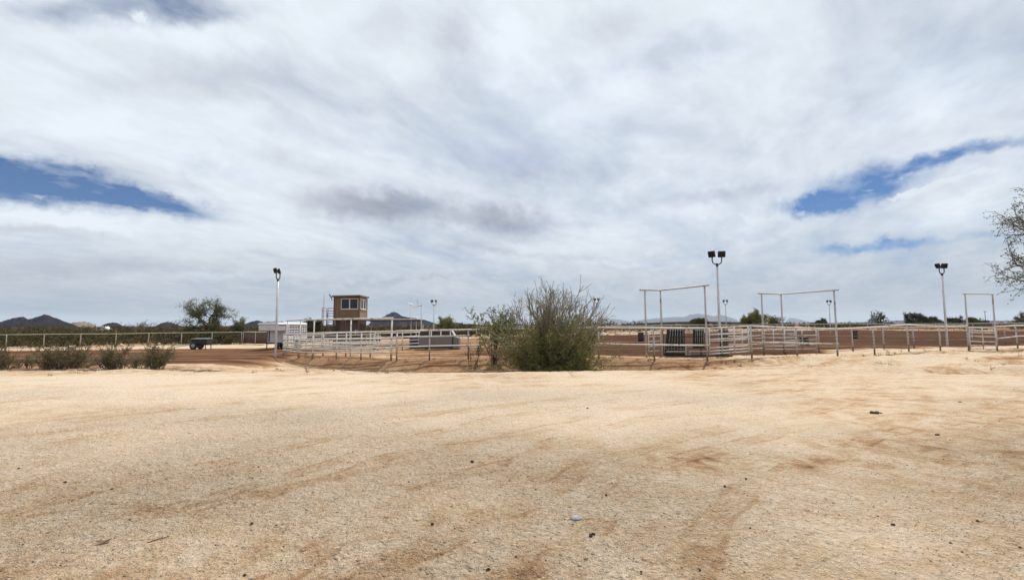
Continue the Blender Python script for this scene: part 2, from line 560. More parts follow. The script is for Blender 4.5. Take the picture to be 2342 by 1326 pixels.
M['silver_paint'] = worn('silver_paint', (0.17, 0.168, 0.17), (0.15, 0.13, 0.115), 3, 0.55, 0.8, 0.35, 0.4)
M['navy_paint'] = worn('navy_paint', (0.03, 0.04, 0.07), (0.06, 0.06, 0.07), 3, 0.55, 0.8, 0.35)
M['concrete'] = worn('concrete', (0.30, 0.28, 0.25), (0.22, 0.2, 0.18), 0.6, 0.4, 0.7, 0.85)
M['wood_pole'] = worn('wood_pole', (0.09, 0.065, 0.05), (0.13, 0.1, 0.08), 3, 0.4, 0.7, 0.85)
M['screen'] = worn('screen_cloth', (0.085, 0.052, 0.035), (0.12, 0.08, 0.055), 1.5, 0.4, 0.7, 0.9)


def glass_mat():
    mt, gg, b = new_mat('dark_window_glass')
    b.inputs['Base Color'].default_value = (0.012, 0.013, 0.015, 1)
    b.inputs['Roughness'].default_value = 0.04
    b.inputs['IOR'].default_value = 1.5
    n = gg.noise(objco(gg), 0.8, 2, 0.5)
    bp = gg.node('ShaderNodeBump'); bp.inputs['Strength'].default_value = 0.04
    gg.put(bp.inputs['Height'], n); gg.put(b.inputs['Normal'], bp.outputs[0])
    return mt


M['glass'] = glass_mat()


def siding_mat():
    mt, gg, b = new_mat('tan_siding')
    co = objco(gg)
    x, y, z = gg.xyz(co)
    s = gg.add(x, y)
    fr = gg.math('FRACT', gg.div(s, 0.20))
    groove = gg.math('MINIMUM', gg.smooth(fr, 0.0, 0.10), gg.smooth(fr, 1.0, 0.90))
    n = gg.noise(gg.mapping(co, (3, 3, 0.35)), 3, 5, 0.6)
    c = gg.mix(gg.smooth(n, 0.35, 0.7), (0.215, 0.138, 0.078), (0.16, 0.10, 0.058))
    gg.put(b.inputs['Base Color'], c)
    b.inputs['Roughness'].default_value = 0.75
    bp = gg.node('ShaderNodeBump'); bp.inputs['Strength'].default_value = 0.9; bp.inputs['Distance'].default_value = 0.02
    gg.put(bp.inputs['Height'], groove); gg.put(b.inputs['Normal'], bp.outputs[0])
    return mt


M['tan_siding'] = siding_mat()


def leaf_mat(name, c0, c1, trans=0.25):
    mt = bpy.data.materials.new(name)
    mt.use_nodes = True
    mt.node_tree.nodes.clear()
    gg = NG(mt.node_tree)
    out = gg.node('ShaderNodeOutputMaterial')
    geo = gg.node('ShaderNodeNewGeometry')
    n = gg.noise(geo.outputs['Position'], 2.2, 3, 0.6)
    f = gg.add(gg.mul(geo.outputs['Random Per Island'], 0.65), gg.mul(gg.sub(n, 0.3), 0.8))
    c = gg.mix(gg.math('ADD', f, 0.0, clamp=True), c0, c1)
    d = gg.node('ShaderNodeBsdfDiffuse'); gg.put(d.inputs['Color'], c)
    t = gg.node('ShaderNodeBsdfTranslucent'); gg.put(t.inputs['Color'], c)
    mx = gg.node('ShaderNodeMixShader'); mx.inputs[0].default_value = trans
    gg.l.new(d.outputs[0], mx.inputs[1]); gg.l.new(t.outputs[0], mx.inputs[2])
    gg.l.new(mx.outputs[0], out.inputs['Surface'])
    return mt


M['leaf_palo'] = leaf_mat('palo_verde_leaves', (0.085, 0.090, 0.028), (0.240, 0.225, 0.078))
M['leaf_creosote'] = leaf_mat('creosote_leaves', (0.098, 0.108, 0.036), (0.245, 0.235, 0.08))
M['leaf_dry'] = leaf_mat('dry_bush_leaves', (0.078, 0.070, 0.028), (0.205, 0.178, 0.066))
M['leaf_mesquite'] = leaf_mat('mesquite_leaves', (0.07, 0.08, 0.036), (0.18, 0.185, 0.095))
M['leaf_far'] = leaf_mat('scrub_leaves', (0.045, 0.042, 0.022), (0.12, 0.105, 0.05), 0.15)
M['leaf_dark'] = leaf_mat('dark_tree_leaves', (0.035, 0.04, 0.022), (0.105, 0.105, 0.06), 0.15)
M['bark_dark'] = worn('dark_bark', (0.042, 0.034, 0.030), (0.075, 0.06, 0.05), 9, 0.4, 0.7, 0.9)
M['bark_palo'] = worn('palo_verde_bark', (0.25, 0.225, 0.15), (0.14, 0.12, 0.08), 6, 0.4, 0.65, 0.8)
M['bark_grey'] = worn('grey_twig_bark', (0.13, 0.105, 0.085), (0.075, 0.058, 0.048), 8, 0.4, 0.65, 0.85)
M['bark_pale'] = worn('pale_twig_bark', (0.24, 0.21, 0.17), (0.13, 0.11, 0.09), 8, 0.4, 0.65, 0.85)


def ground_mat():
    mt, gg, b = new_mat('desert_soil')
    geo = gg.node('ShaderNodeNewGeometry')
    pos = geo.outputs['Position']
    soil = gg.node('ShaderNodeAttribute', attribute_name='soil').outputs['Fac']
    rough_at = gg.node('ShaderNodeAttribute', attribute_name='coarse').outputs['Fac']
    x, y, z = gg.xyz(pos)
    flat = gg.comb(x, y, 0.0)
    # large stains, streaks along the drive lines, fine grain
    n_l = gg.noise(flat, 0.22, 5, 0.55, 0.6)
    n_m = gg.noise(flat, 0.9, 6, 0.6, 0.5)
    st = gg.noise(gg.mapping(flat, (0.16, 1.5, 1), (0, 0, -0.68)), 1.0, 7, 0.6, 0.6)
    st2 = gg.noise(gg.mapping(flat, (0.35, 4.5, 1), (0, 0, -0.62)), 1.3, 6, 0.65, 0.9)
    st3 = gg.noise(gg.mapping(flat, (0.12, 1.6, 1), (0, 0, -0.06)), 1.2, 7, 0.6, 0.5)
    n_f = gg.noise(flat, 26, 4, 0.65)
    n_g = gg.noise(flat, 95, 3, 0.6)
    n_s = gg.noise(flat, 5.0, 5, 0.65, 0.4)
    n_p = gg.noise(flat, 2.3, 6, 0.68, 0.6)
    patchy = gg.smooth(soil, 0.34, 0.55, 1.0, 0.0)
    soil = gg.mul(soil, gg.add(gg.sub(1.0, patchy), gg.mul(patchy, gg.smooth(n_p, 0.34, 0.68, 0.25, 1.6))))
    f = gg.add(soil, gg.add(gg.mul(gg.sub(n_m, 0.5), 0.26), gg.mul(gg.sub(n_s, 0.5), 0.22)))
    f = gg.add(f, gg.mul(gg.smooth(gg.add(gg.mul(st, 0.55), gg.mul(n_l, 0.45)), 0.50, 0.66), 0.20))
    f = gg.add(f, gg.mul(gg.smooth(st2, 0.54, 0.70), gg.mul(gg.smooth(n_l, 0.4, 0.6), 0.16)))
    f = gg.add(f, gg.mul(gg.sub(st3, 0.5), gg.mul(gg.smooth(y, 7.0, 18.0), 0.42)))
    # curving tyre tracks left by trucks turning in the lot
    wob = gg.noise(flat, 0.35, 3, 0.5)
    brk = gg.noise(flat, 1.1, 5, 0.6)
    lotm = gg.math('LESS_THAN', y, 19.0)
    tracks = None
    for cx, cy, Rr, wd in ((12, -5.5, 19.3, 0.13), (12, -5.5, 17.6, 0.12), (12, -5.5, 15.6, 0.14), (12, -5.5, 14.0, 0.13), (12, -5.5, 22.2, 0.13), (12, -5.5, 23.9, 0.12), (8.5, -1, 11.0, 0.12), (8.5, -1, 9.35, 0.12), (8.5, -1, 12.7, 0.11), (-9, 28, 17.2, 0.14), (-9, 28, 15.5, 0.14), (3, 34, 21.2, 0.15), (3, 34, 19.6, 0.15)):
        ax, ay = gg.sub(x, cx), gg.sub(y, cy)
        rr = gg.math('SQRT', gg.add(gg.mul(ax, ax), gg.mul(ay, ay)))
        dd = gg.math('ABSOLUTE', gg.add(gg.sub(rr, Rr), gg.mul(gg.sub(wob, 0.5), 1.1)))
        tk = gg.smooth(dd, wd * 1.5, wd * 0.5)
        tk = gg.math('MAXIMUM', gg.mul(tk, 0.55), gg.smooth(gg.math('ABSOLUTE', gg.sub(dd, wd)), 0.05, 0.012))
        tracks = tk if tracks is None else gg.math('MAXIMUM', tracks, tk)
    tracks = gg.mul(gg.mul(tracks, lotm), gg.smooth(brk, 0.42, 0.62))
    f = gg.add(f, gg.mul(tracks, 0.21))
    f = gg.math('ADD', f, 0.0, clamp=True)
    cr = gg.node('ShaderNodeValToRGB')
    gg.l.new(f, cr.inputs[0])
    e = cr.color_ramp.elements
    e[0].position = 0.0; e[0].color = (0.540, 0.436, 0.328, 1)
    e[1].position = 1.0; e[1].color = (0.064, 0.030, 0.0165, 1)
    for p, c in ((0.16, (0.485, 0.366, 0.248, 1)), (0.36, (0.375, 0.240, 0.138, 1)), (0.60, (0.215, 0.115, 0.062, 1)), (0.82, (0.096, 0.047, 0.026, 1))):
        k = e.new(p); k.color = c
    # grain: dark grit and pale chips
    vor = gg.node('ShaderNodeTexVoronoi', feature='F1'); gg.l.new(flat, vor.inputs['Vector']); vor.inputs['Scale'].default_value = 30
    vr, _, _ = gg.xyz(vor.outputs['Color'])
    chip = gg.mul(gg.smooth(vor.outputs['Distance'], 0.42, 0.18), gg.math('GREATER_THAN', vr, 0.86))
    vor2 = gg.node('ShaderNodeTexVoronoi', feature='F1'); gg.l.new(flat, vor2.inputs['Vector']); vor2.inputs['Scale'].default_value = 17
    v2, v2b, _ = gg.xyz(vor2.outputs['Color'])
    clod = gg.mul(gg.smooth(vor2.outputs['Distance'], 0.36, 0.16), gg.math('GREATER_THAN', v2, 0.93))
    def shade(c, k):
        nd = gg.node('ShaderNodeVectorMath', operation='SCALE')
        gg.put(nd.inputs[0], c); gg.put(nd.inputs['Scale'], k)
        return nd.outputs[0]
    n_h = gg.noise(flat, 8.5, 5, 0.62, 0.3)
    grit = gg.add(0.5, 0.5)
    grit = gg.add(1.0, gg.mul(gg.sub(n_f, 0.5), gg.add(0.62, gg.mul(rough_at, 0.95))))
    grit = gg.add(grit, gg.mul(gg.sub(n_g, 0.5), gg.add(0.75, gg.mul(rough_at, 0.75))))
    grit = gg.add(grit, gg.mul(gg.sub(n_h, 0.5), 0.28))
    grit = gg.math('MAXIMUM', grit, 0.35)
    col = shade(cr.outputs[0], grit)
    col = gg.mix(gg.mul(chip, gg.mul(v2b, gg.mul(gg.sub(1.0, f), 0.5))), col, (0.60, 0.53, 0.43))
    col = gg.mix(gg.mul(clod, gg.add(0.10, gg.mul(rough_at, 0.40))), col, (0.15, 0.10, 0.063))
    gg.put(b.inputs['Base Color'], col)
    b.inputs['Roughness'].default_value = 0.95
    b.inputs['Specular IOR Level'].default_value = 0.03
    hgt = gg.add(gg.mul(n_f, 0.55), gg.add(gg.mul(n_g, 0.25), gg.add(gg.mul(chip, 0.35), gg.mul(clod, 0.5))))
    hgt = gg.add(gg.add(hgt, gg.mul(st2, 0.7)), gg.sub(gg.mul(n_h, 1.35), gg.mul(tracks, 0.25)))
    bp = gg.node('ShaderNodeBump')
    bp.inputs['Distance'].default_value = 0.14
    gg.put(bp.inputs['Strength'], gg.add(0.48, gg.mul(rough_at, 0.52)))
    gg.put(bp.inputs['Height'], hgt)
    gg.put(b.inputs['Normal'], bp.outputs[0])
    return mt


M['soil'] = ground_mat()


def hill_mat(name, c0, c1, scale=0.02):
    mt, gg, b = new_mat(name)
    geo = gg.node('ShaderNodeNewGeometry')
    n = gg.noise(geo.outputs['Position'], scale, 7, 0.65, 0.4)
    n2 = gg.noise(geo.outputs['Position'], scale * 9, 4, 0.6)
    c = gg.mix(gg.smooth(gg.add(gg.mul(n, 0.6), gg.mul(n2, 0.4)), 0.4, 0.62), c0, c1)
    gg.put(b.inputs['Base Color'], c)
    b.inputs['Roughness'].default_value = 1.0
    b.inputs['Specular IOR Level'].default_value = 0.0
    return mt


# ------------------------------------------------------------------ ground sheet
def build_ground():
    ox, oy = 0.0, -6.0
    dense = np.linspace(-74, 74, 861)
    rest = np.linspace(74, 286, 50)[1:-1]
    ang = np.radians(np.concatenate([dense, rest]))
    nA = len(ang)
    rad = [2.0, 4.0, 6.0, 7.2]
    r = 7.2
    while r < 34: r *= 1.0085; rad.append(r)
    while r < 150: r *= 1.016; rad.append(r)
    while r < 13500: r *= 1.10; rad.append(r)
    rad = np.array(rad); nR = len(rad)
    R, A = np.meshgrid(rad, ang, indexing='ij')
    X = ox + R * np.sin(A); Y = oy + R * np.cos(A)
    Z = ground_parts(X, Y, True)
    far = sst((R - 150) / 400.0)
    Z = Z * (1 - far) + (-0.3) * far + 1.5 * far * fbm(X * 0.004, Y * 0.004, 3, 7)
    V = np.stack([X, Y, Z], -1).reshape(-1, 3)
    center = np.array([[ox, oy, gz(ox, oy)]])
    i = np.arange(nR - 1)[:, None]; j = np.arange(nA)[None, :]
    j2 = (j + 1) % nA
    Q = np.stack([i * nA + j, (i + 1) * nA + j, (i + 1) * nA + j2, i * nA + j2], -1).reshape(-1, 4)
    Q = Q[:, ::-1]
    # soil kind per vertex: 0 pale caliche, 1 dark tilled loam
    x, y = V[:, 0], V[:, 1]
    jit = 0.9 * fbm(x * 0.35, y * 0.35, 4, 91)
    fy, fa = FENCEY(x), FARY(x)
    a_in = sst((y - fy - 1.6 + 2.4 * jit) / 2.4) * (1 - sst((y - fa + 2.0 + 2 * jit) / 1.6)) * sst((x + 14) / 12)
    arena = a_in * (0.78 + 0.20 * sst((x - 1) / 12)) * sst((x + 9) / 9)
    arena = arena + a_in * (0.30 * fbm(x * 0.045, y * 0.34, 4, 92) + 0.16 * fbm(x * 0.2, y * 1.6, 3, 93) - 0.06)
    lane = sst((-x - 12 + 1.5 * jit) / 4) * sst((y - 23.0 + 2.5 * jit) / 2.5) * (1 - sst((y - 45.5 + 1.5 * jit) / 2.5))
    lane = lane * (0.74 + 0.25 * fbm(x * 0.12, y * 0.8, 3, 94))
    tt = fy - y + 1.1 * jit
    bank = sst((tt + 4.0) / 2.5) * (1 - sst((tt - 1.2) / 1.3)) * sst((x + 24) / 6) * (1 - sst((x - 9) / 5))
    ditch = sst((y - 16.2 - 0.5 * jit) / 0.7) * (1 - sst((-tt - 0.5) / 3)) * sst((x + 6 + 2 * jit) / 3) * (1 - sst((x - 7.5) / 3.5))
    side = np.maximum(bank * 0.50, ditch * (0.44 + 0.25 * fbm(x * 0.7, y * 0.9, 3, 98)))
    foot = np.exp(-((tt - 0.2) / 0.7) ** 2) * 0.34 * sst((x + 18) / 3)
    side = np.maximum(side, foot)
    wash = sst((y - 16.4) / 1.5) * (1 - sst((-tt - 0.5) / 3)) * sst((x + 34) / 6) * (0.20 + 0.2 * fbm(x * 0.3, y * 0.8, 3, 99)) * (1 - sst((x - 6) / 5))
    leftb = sst((-x - 17) / 3) * sst((y - 17.5 + jit) / 2) * (1 - sst((y - 27) / 4)) * 0.52
    pens = sst((y - fy - 0.5) / 3) * (1 - sst((y - 60) / 6)) * (1 - sst((x + 1) / 8)) * sst((x + 24) / 6) * (0.50 + 0.2 * fbm(x * 0.2, y * 0.4, 3, 89))
    beyond = sst((y - fa - 0.5) / 3) * 0.30 + sst((y - fa - 5) / 6) * 0.22
    ruts = sst((x - 7) / 5) * sst((y - 15) / 1.5) * (1 - sst((y - fy + 1) / 2)) * np.clip(0.9 * fbm(x * 0.18 + 3, y * 0.9 - x * 0.14, 4, 95), 0, 1)
    lot = 0.075 + 0.13 * sst((fbm(x * 0.11, y * 0.14, 4, 96) + 0.12) / 0.5) + 0.05 * sst((8.5 - y) / 5.0)
    lot = lot - 0.10 * np.exp(-((y - 13) / 4.5) ** 2)
    for px_, py_, sx_, sy_, am_ in ((1700, 1065, 1.3, 0.5, 0.36), (1560, 1045, 0.9, 0.35, 0.26), (1930, 1020, 1.4, 0.4, 0.16), (935, 1110, 0.28, 0.9, 0.26), (940, 1240, 0.25, 0.45, 0.25), (1275, 1015, 0.7, 0.45, 0.30),
                                    (1500, 1180, 0.5, 0.35, 0.24), (1540, 1230, 0.3, 0.3, 0.20), (450, 1120, 1.2, 0.35, 0.24), (330, 1170, 0.6, 0.25, 0.2), (850, 1320, 1.5, 0.10, 0.36), (250, 1326, 0.8, 0.12, 0.2), (2290, 1060, 0.9, 0.7, 0.18),
                                    (2250, 1270, 0.6, 0.3, 0.2), (1320, 1037, 0.22, 0.10, -0.4), (980, 1045, 0.5, 0.4, -0.12), (760, 960, 2.0, 0.9, -0.10), (1180, 930, 2.5, 1.2, -0.10), (620, 960, 1.2, 0.5, 0.14), (2200, 900, 2.6, 1.2, 0.15)):
        q_ = at(px_, py_, 10.0); dd_ = ray(px_, py_); tq = -1.7 / dd_.z
        gx_, gy_ = dd_.x * tq, dd_.y * tq
        rr_ = np.sqrt(((x - gx_ + 0.8 * jit * sx_) / sx_) ** 2 + ((y - gy_ + 0.5 * jit * sy_) / sy_) ** 2)
        lot = lot + 0.48 * am_ * np.clip(1.25 - rr_, 0, 1) * (0.7 + 2.2 * fbm(x * 1.4, y * 1.4, 4, 88))
    soil = np.maximum.reduce([arena, lane, side, wash, leftb, pens, beyond, np.clip(lot, 0, 1), ruts])
    soil = np.maximum(soil, 0.66 * sst((np.hypot(x, y) - 130) / 60))
    back = sst(-y / 3.0)
    soil = np.clip(soil * (1 - back) + 0.15 * back, 0, 1)
    coarse = np.clip(0.45 + 0.6 * fbm(x * 0.3 + 4, y * 0.35, 4, 97) + 0.28 * sst((9 - y) / 5) - 0.5 * sst((y - 8) / 8), 0.05, 1)
    infl = (arena > 0.42)
    fm = infl[Q].sum(1) >= 3
    def make(name, sel, with_center):
        used = np.unique(Q[sel])
        remap = np.full(len(V), -1); remap[used] = np.arange(len(used))
        me = quads_mesh(name, V[used], remap[Q[sel]], True)
        for an, arr in (('soil', soil), ('coarse', coarse)):
            at_ = me.attributes.new(an, 'FLOAT', 'POINT')
            at_.data.foreach_set('value', arr[used].astype(np.float32))
        o = link_mesh(name, me, M['soil'])
        return tag(o, kind='structure')
    gnd = make('ground', ~fm, True)
    ar = make('arena_floor', fm, False)
    # patch under the hub of the sheet, behind the camera
    mb = MB()
    ring = [(ox + 2.0 * math.sin(a), oy + 2.0 * math.cos(a)) for a in np.radians(np.arange(0, 360, 12))]
    mb.v = [(q[0], q[1], gz(*q) + 0.01) for q in ring]
    mb.face(list(range(len(ring) - 1, -1, -1)))
    tag(mb.build('ground_patch', M['soil']), kind='structure')


build_ground()


# ------------------------------------------------------------------ hills and far ranges
def ridge(name, sil, D, depth, mat, seed, rough=0.10):
    px = np.array([s[0] for s in sil], float); py = np.array([s[1] for s in sil], float)
    n = int(max(60, (px[-1] - px[0]) * 2.2))
    q = np.linspace(px[0], px[-1], n)
    tops = np.interp(q, px, py)
    pts = [at(a, b, D) for a, b in zip(q, tops)]
    base = -6.0
    nr = 33
    rows = np.linspace(-1, 1, nr)
    X0 = np.array([p.x for p in pts]); Z0 = np.array([p.z for p in pts]) - base
    Z0 = Z0 + Z0 * 0.05 * fbm(q * 0.22, q * 0, 5, seed, 0.6)
    V = np.zeros((nr, n, 3))
    for k, s in enumerate(rows):
        prof = (1 - abs(s)) ** 0.85
        gull = fbm(X0 / depth * 7 + 3 * abs(s), np.full(n, s * 2.2), 5, seed + 5)
        hgt = Z0 * prof * (1 + (0.75 * gull if abs(s) > 0.02 else 0) * (1 - prof) * 1.1)
        V[k, :, 0] = X0 * (1 + s * depth / D) + depth * 0.05 * fbm(q * 0.1, np.full(n, s * 3.0), 3, seed + 8) * (abs(s) > 0.02)
        V[k, :, 1] = D + s * depth
        V[k, :, 2] = base + np.maximum(hgt, -1)
    i = np.arange(nr - 1)[:, None]; j = np.arange(n - 1)[None, :]
    Q = np.stack([i * n + j, i * n + j + 1, (i + 1) * n + j + 1, (i + 1) * n + j], -1).reshape(-1, 4)
    o = link_mesh(name, quads_mesh(name, V.reshape(-1, 3), Q, True), mat)
    return tag(o, kind='structure')


HM = hill_mat('dark_hill_rock', (0.013, 0.012, 0.018), (0.030, 0.025, 0.030), 0.04)
HM2 = hill_mat('pale_hill_rock', (0.12, 0.095, 0.08), (0.24, 0.19, 0.15), 0.04)
HM3 = hill_mat('haze_blue_hill_rock', (0.012, 0.014, 0.026), (0.022, 0.023, 0.038), 0.012)  # blue of the hazy air put into the rock colour
ridge('hill', [(-120, 752), (-80, 742), (-30, 738), (0, 736), (24, 729), (36, 726.5), (53, 723.6), (65, 730), (82, 725), (104, 718), (121, 724.6), (145, 733.8), (157, 738), (169, 742), (190, 752)], 760, 120, HM, 3)
ridge('hill', [(140, 752), (157, 740), (169, 737), (193, 735), (205, 737.4), (224, 747), (232, 753)], 900, 80, HM2, 9)
ridge('hill', [(215, 753), (227, 747), (241, 740.5), (258, 736.7), (268, 738), (280, 744.6), (292, 746), (314, 751), (325, 754)], 740, 70, HM, 15)
ridge('hill', [(335, 754), (350, 748), (369, 738.6), (381, 735.7), (396, 738.6), (420, 747), (445, 753)], 780, 70, HM, 21)
ridge('hill', [(515, 755), (539, 747), (559, 741.5), (576, 734.7), (591, 732.4), (604, 737), (612, 735.5), (630, 735), (645, 735), (665, 741), (690, 748), (710, 754)], 950, 110, HM3, 27)
ridge('hill', [(815, 753), (840, 744.5), (847, 738), (856, 734), (871.5, 727), (886.6, 719), (901, 712), (906, 713.5), (914, 719), (920, 723), (938, 725.6), (956, 728.6), (965, 728.6), (976, 733), (991, 737.7), (1000, 742), (1016, 748)], 1350, 180, HM3, 33)
ridge('hill', [(985, 748), (1005, 741), (1030, 737.7), (1043, 737), (1051, 738.7), (1060, 741), (1075, 740), (1087, 741.5), (1104, 744), (1125, 749)], 1400, 130, HM3, 39)
ridge('mountains', [(1430, 741), (1445, 735), (1480, 730), (1491, 729.3), (1500, 727.4), (1514, 727), (1535, 724.8), (1549, 724.6), (1562, 725), (1572, 722), (1577, 719.7), (1590, 717.8), (1596, 716), (1603, 718), (1608, 718.2), (1621, 719.7), (1632, 723), (1639, 720.7), (1646, 719), (1659, 722), (1672, 726.8), (1681, 730), (1686, 733), (1700, 741)], 12000, 1000, HM3, 45)
ridge('mountains', [(1320, 744), (1345, 737), (1380, 729.5), (1400, 728.5), (1420, 731), (1440, 735), (1470, 742)], 13500, 900, HM3, 51)
ridge('mountains', [(1785, 741), (1797, 736), (1805, 726.5), (1817, 727.3), (1830, 730.5), (1843, 734), (1860, 740)], 13500, 700, HM3, 57)
ridge('mountains', [(1880, 741), (1960, 737), (2030, 734), (2075, 731.5), (2110, 733), (2170, 735), (2260, 733), (2340, 733), (2480, 737), (2600, 741)], 5200, 700, HM3, 63)


# ------------------------------------------------------------------ plants
def tubes_np(paths, sides=4):
    """many tapering tubes in one mesh; paths: list of (pts Nx3, radii N)"""
    Vs, Fs, off = [], [], 0
    ca = [(math.cos(2 * math.pi * k / sides), math.sin(2 * math.pi * k / sides)) for k in range(sides)]
    for P, Rr in paths:
        P = np.asarray(P, float); n = len(P)
        T = np.gradient(P, axis=0)
        T /= np.linalg.norm(T, axis=1, keepdims=True) + 1e-9
        ref = np.array([0.31, 0.87, 0.38]) if abs(T[0, 2]) > 0.6 else np.array([0.1, 0.2, 0.97])
        U = np.cross(T, ref); U /= np.linalg.norm(U, axis=1, keepdims=True) + 1e-9
        Wv = np.cross(T, U)
        Rr = np.asarray(Rr, float)[:, None]
        ring = np.stack([P + (U * c + Wv * s) * Rr for c, s in ca], 1)
        Vs.append(ring.reshape(-1, 3))
        i = np.arange(n - 1)[:, None]; k = np.arange(sides)[None, :]; k2 = (k + 1) % sides
        Fs.append((np.stack([i * sides + k, i * sides + k2, (i + 1) * sides + k2, (i + 1) * sides + k], -1) + off).reshape(-1, 4))
        off += n * sides
    return np.concatenate(Vs), np.concatenate(Fs)


def leaves_np(pts, size, rng, aspect=0.55, jitter=0.0):
    pts = np.asarray(pts, float); n = len(pts)
    if jitter: pts = pts + rng.normal(0, jitter, (n, 3))
    a = rng.normal(size=(n, 3)); a /= np.linalg.norm(a, axis=1, keepdims=True)
    b = rng.normal(size=(n, 3)); b = np.cross(a, b); b /= np.linalg.norm(b, axis=1, keepdims=True)
    s = size * rng.uniform(0.6, 1.4, (n, 1))
    a = a * s; b = b * s * aspect
    V = np.stack([pts - a, pts - b * 0.9, pts + a, pts + b * 0.9], 1).reshape(-1, 3)
    F = np.arange(4 * n).reshape(-1, 4)
    return V, F


def wander(start, d, length, nseg, rng, wob, trop):
    """polyline that wanders; trop: vector pulled towards"""
    p = np.array(start, float); d = np.array(d, float); d /= np.linalg.norm(d)
    out = [p.copy()]
    st = length / nseg
    for _ in range(nseg):
        d = d + rng.normal(0, wob, 3) + np.array(trop)
        d /= np.linalg.norm(d)
        p = p + d * st
        out.append(p.copy())
    return np.array(out)


def side_dir(d, ang, rng):
    d = d / (np.linalg.norm(d) + 1e-9)
    o = rng.normal(size=3); o -= d * o.dot(d); o /= np.linalg.norm(o) + 1e-9
    return d * math.cos(ang) + o * math.sin(ang)


def branch_tree(rng, levels, start, d, length, radius):
    """levels: list of dict(n, ratio, ang, wob, trop, seg, first). returns paths, leaf points"""
    paths, leaves = [], []
    def rec(p0, dd, L, r, lv):
        pr = levels[lv]
        P = wander(p0, dd, L, pr['seg'], rng, pr['wob'], pr['trop'])
        n = len(P)
        R = np.linspace(r, r * pr.get('tip', 0.45), n)
        paths.append((P, R))
        if lv == len(levels) - 1:
            for k in range(1, n):
                leaves.append((P[k], lv))
                leaves.append(((P[k] + P[k - 1]) * 0.5, lv))
            return
        nx = levels[lv + 1]
        cnt = pr['n'] if isinstance(pr['n'], int) else int(rng.integers(pr['n'][0], pr['n'][1] + 1))
        for c in range(cnt):
            t = pr.get('first', 0.35) + (1 - pr.get('first', 0.35)) * (c + rng.uniform(0, 1)) / cnt
            t = min(t, 1.0)
            k = min(int(t * (n - 1)), n - 2); fr = t * (n - 1) - k
            q = P[k] * (1 - fr) + P[k + 1] * fr
            td = P[k + 1] - P[k]
            rec(q, side_dir(td, rng.normal(pr['ang'], 0.18), rng), L * pr['ratio'] * rng.uniform(0.65, 1.25), max(R[k] * 0.62, 0.003), lv + 1)
    rec(start, d, length, radius, 0)
    return paths, leaves


def plant(name, loc, label, cat, wood, wood_mat, leaf, leafmat, names=('trunk', 'crown'), group=None, rz=0.0, sides=4):
    e = empty(name, loc, rz, label, cat, group)
    V, F = tubes_np(wood, sides)
    link_mesh(names[0], quads_mesh(names[0], V, F, True), wood_mat, e)
    if leaf is not None and len(leaf[0]):
        link_mesh(names[1], quads_mesh(names[1], leaf[0], leaf[1]), leafmat, e)
    return e


def copy_tree(o, parent=None):
    c = o.copy()
    COL.objects.link(c)
    if parent is not None: c.parent = parent
    for ch in list(o.children):
        copy_tree(ch, c)
    return c


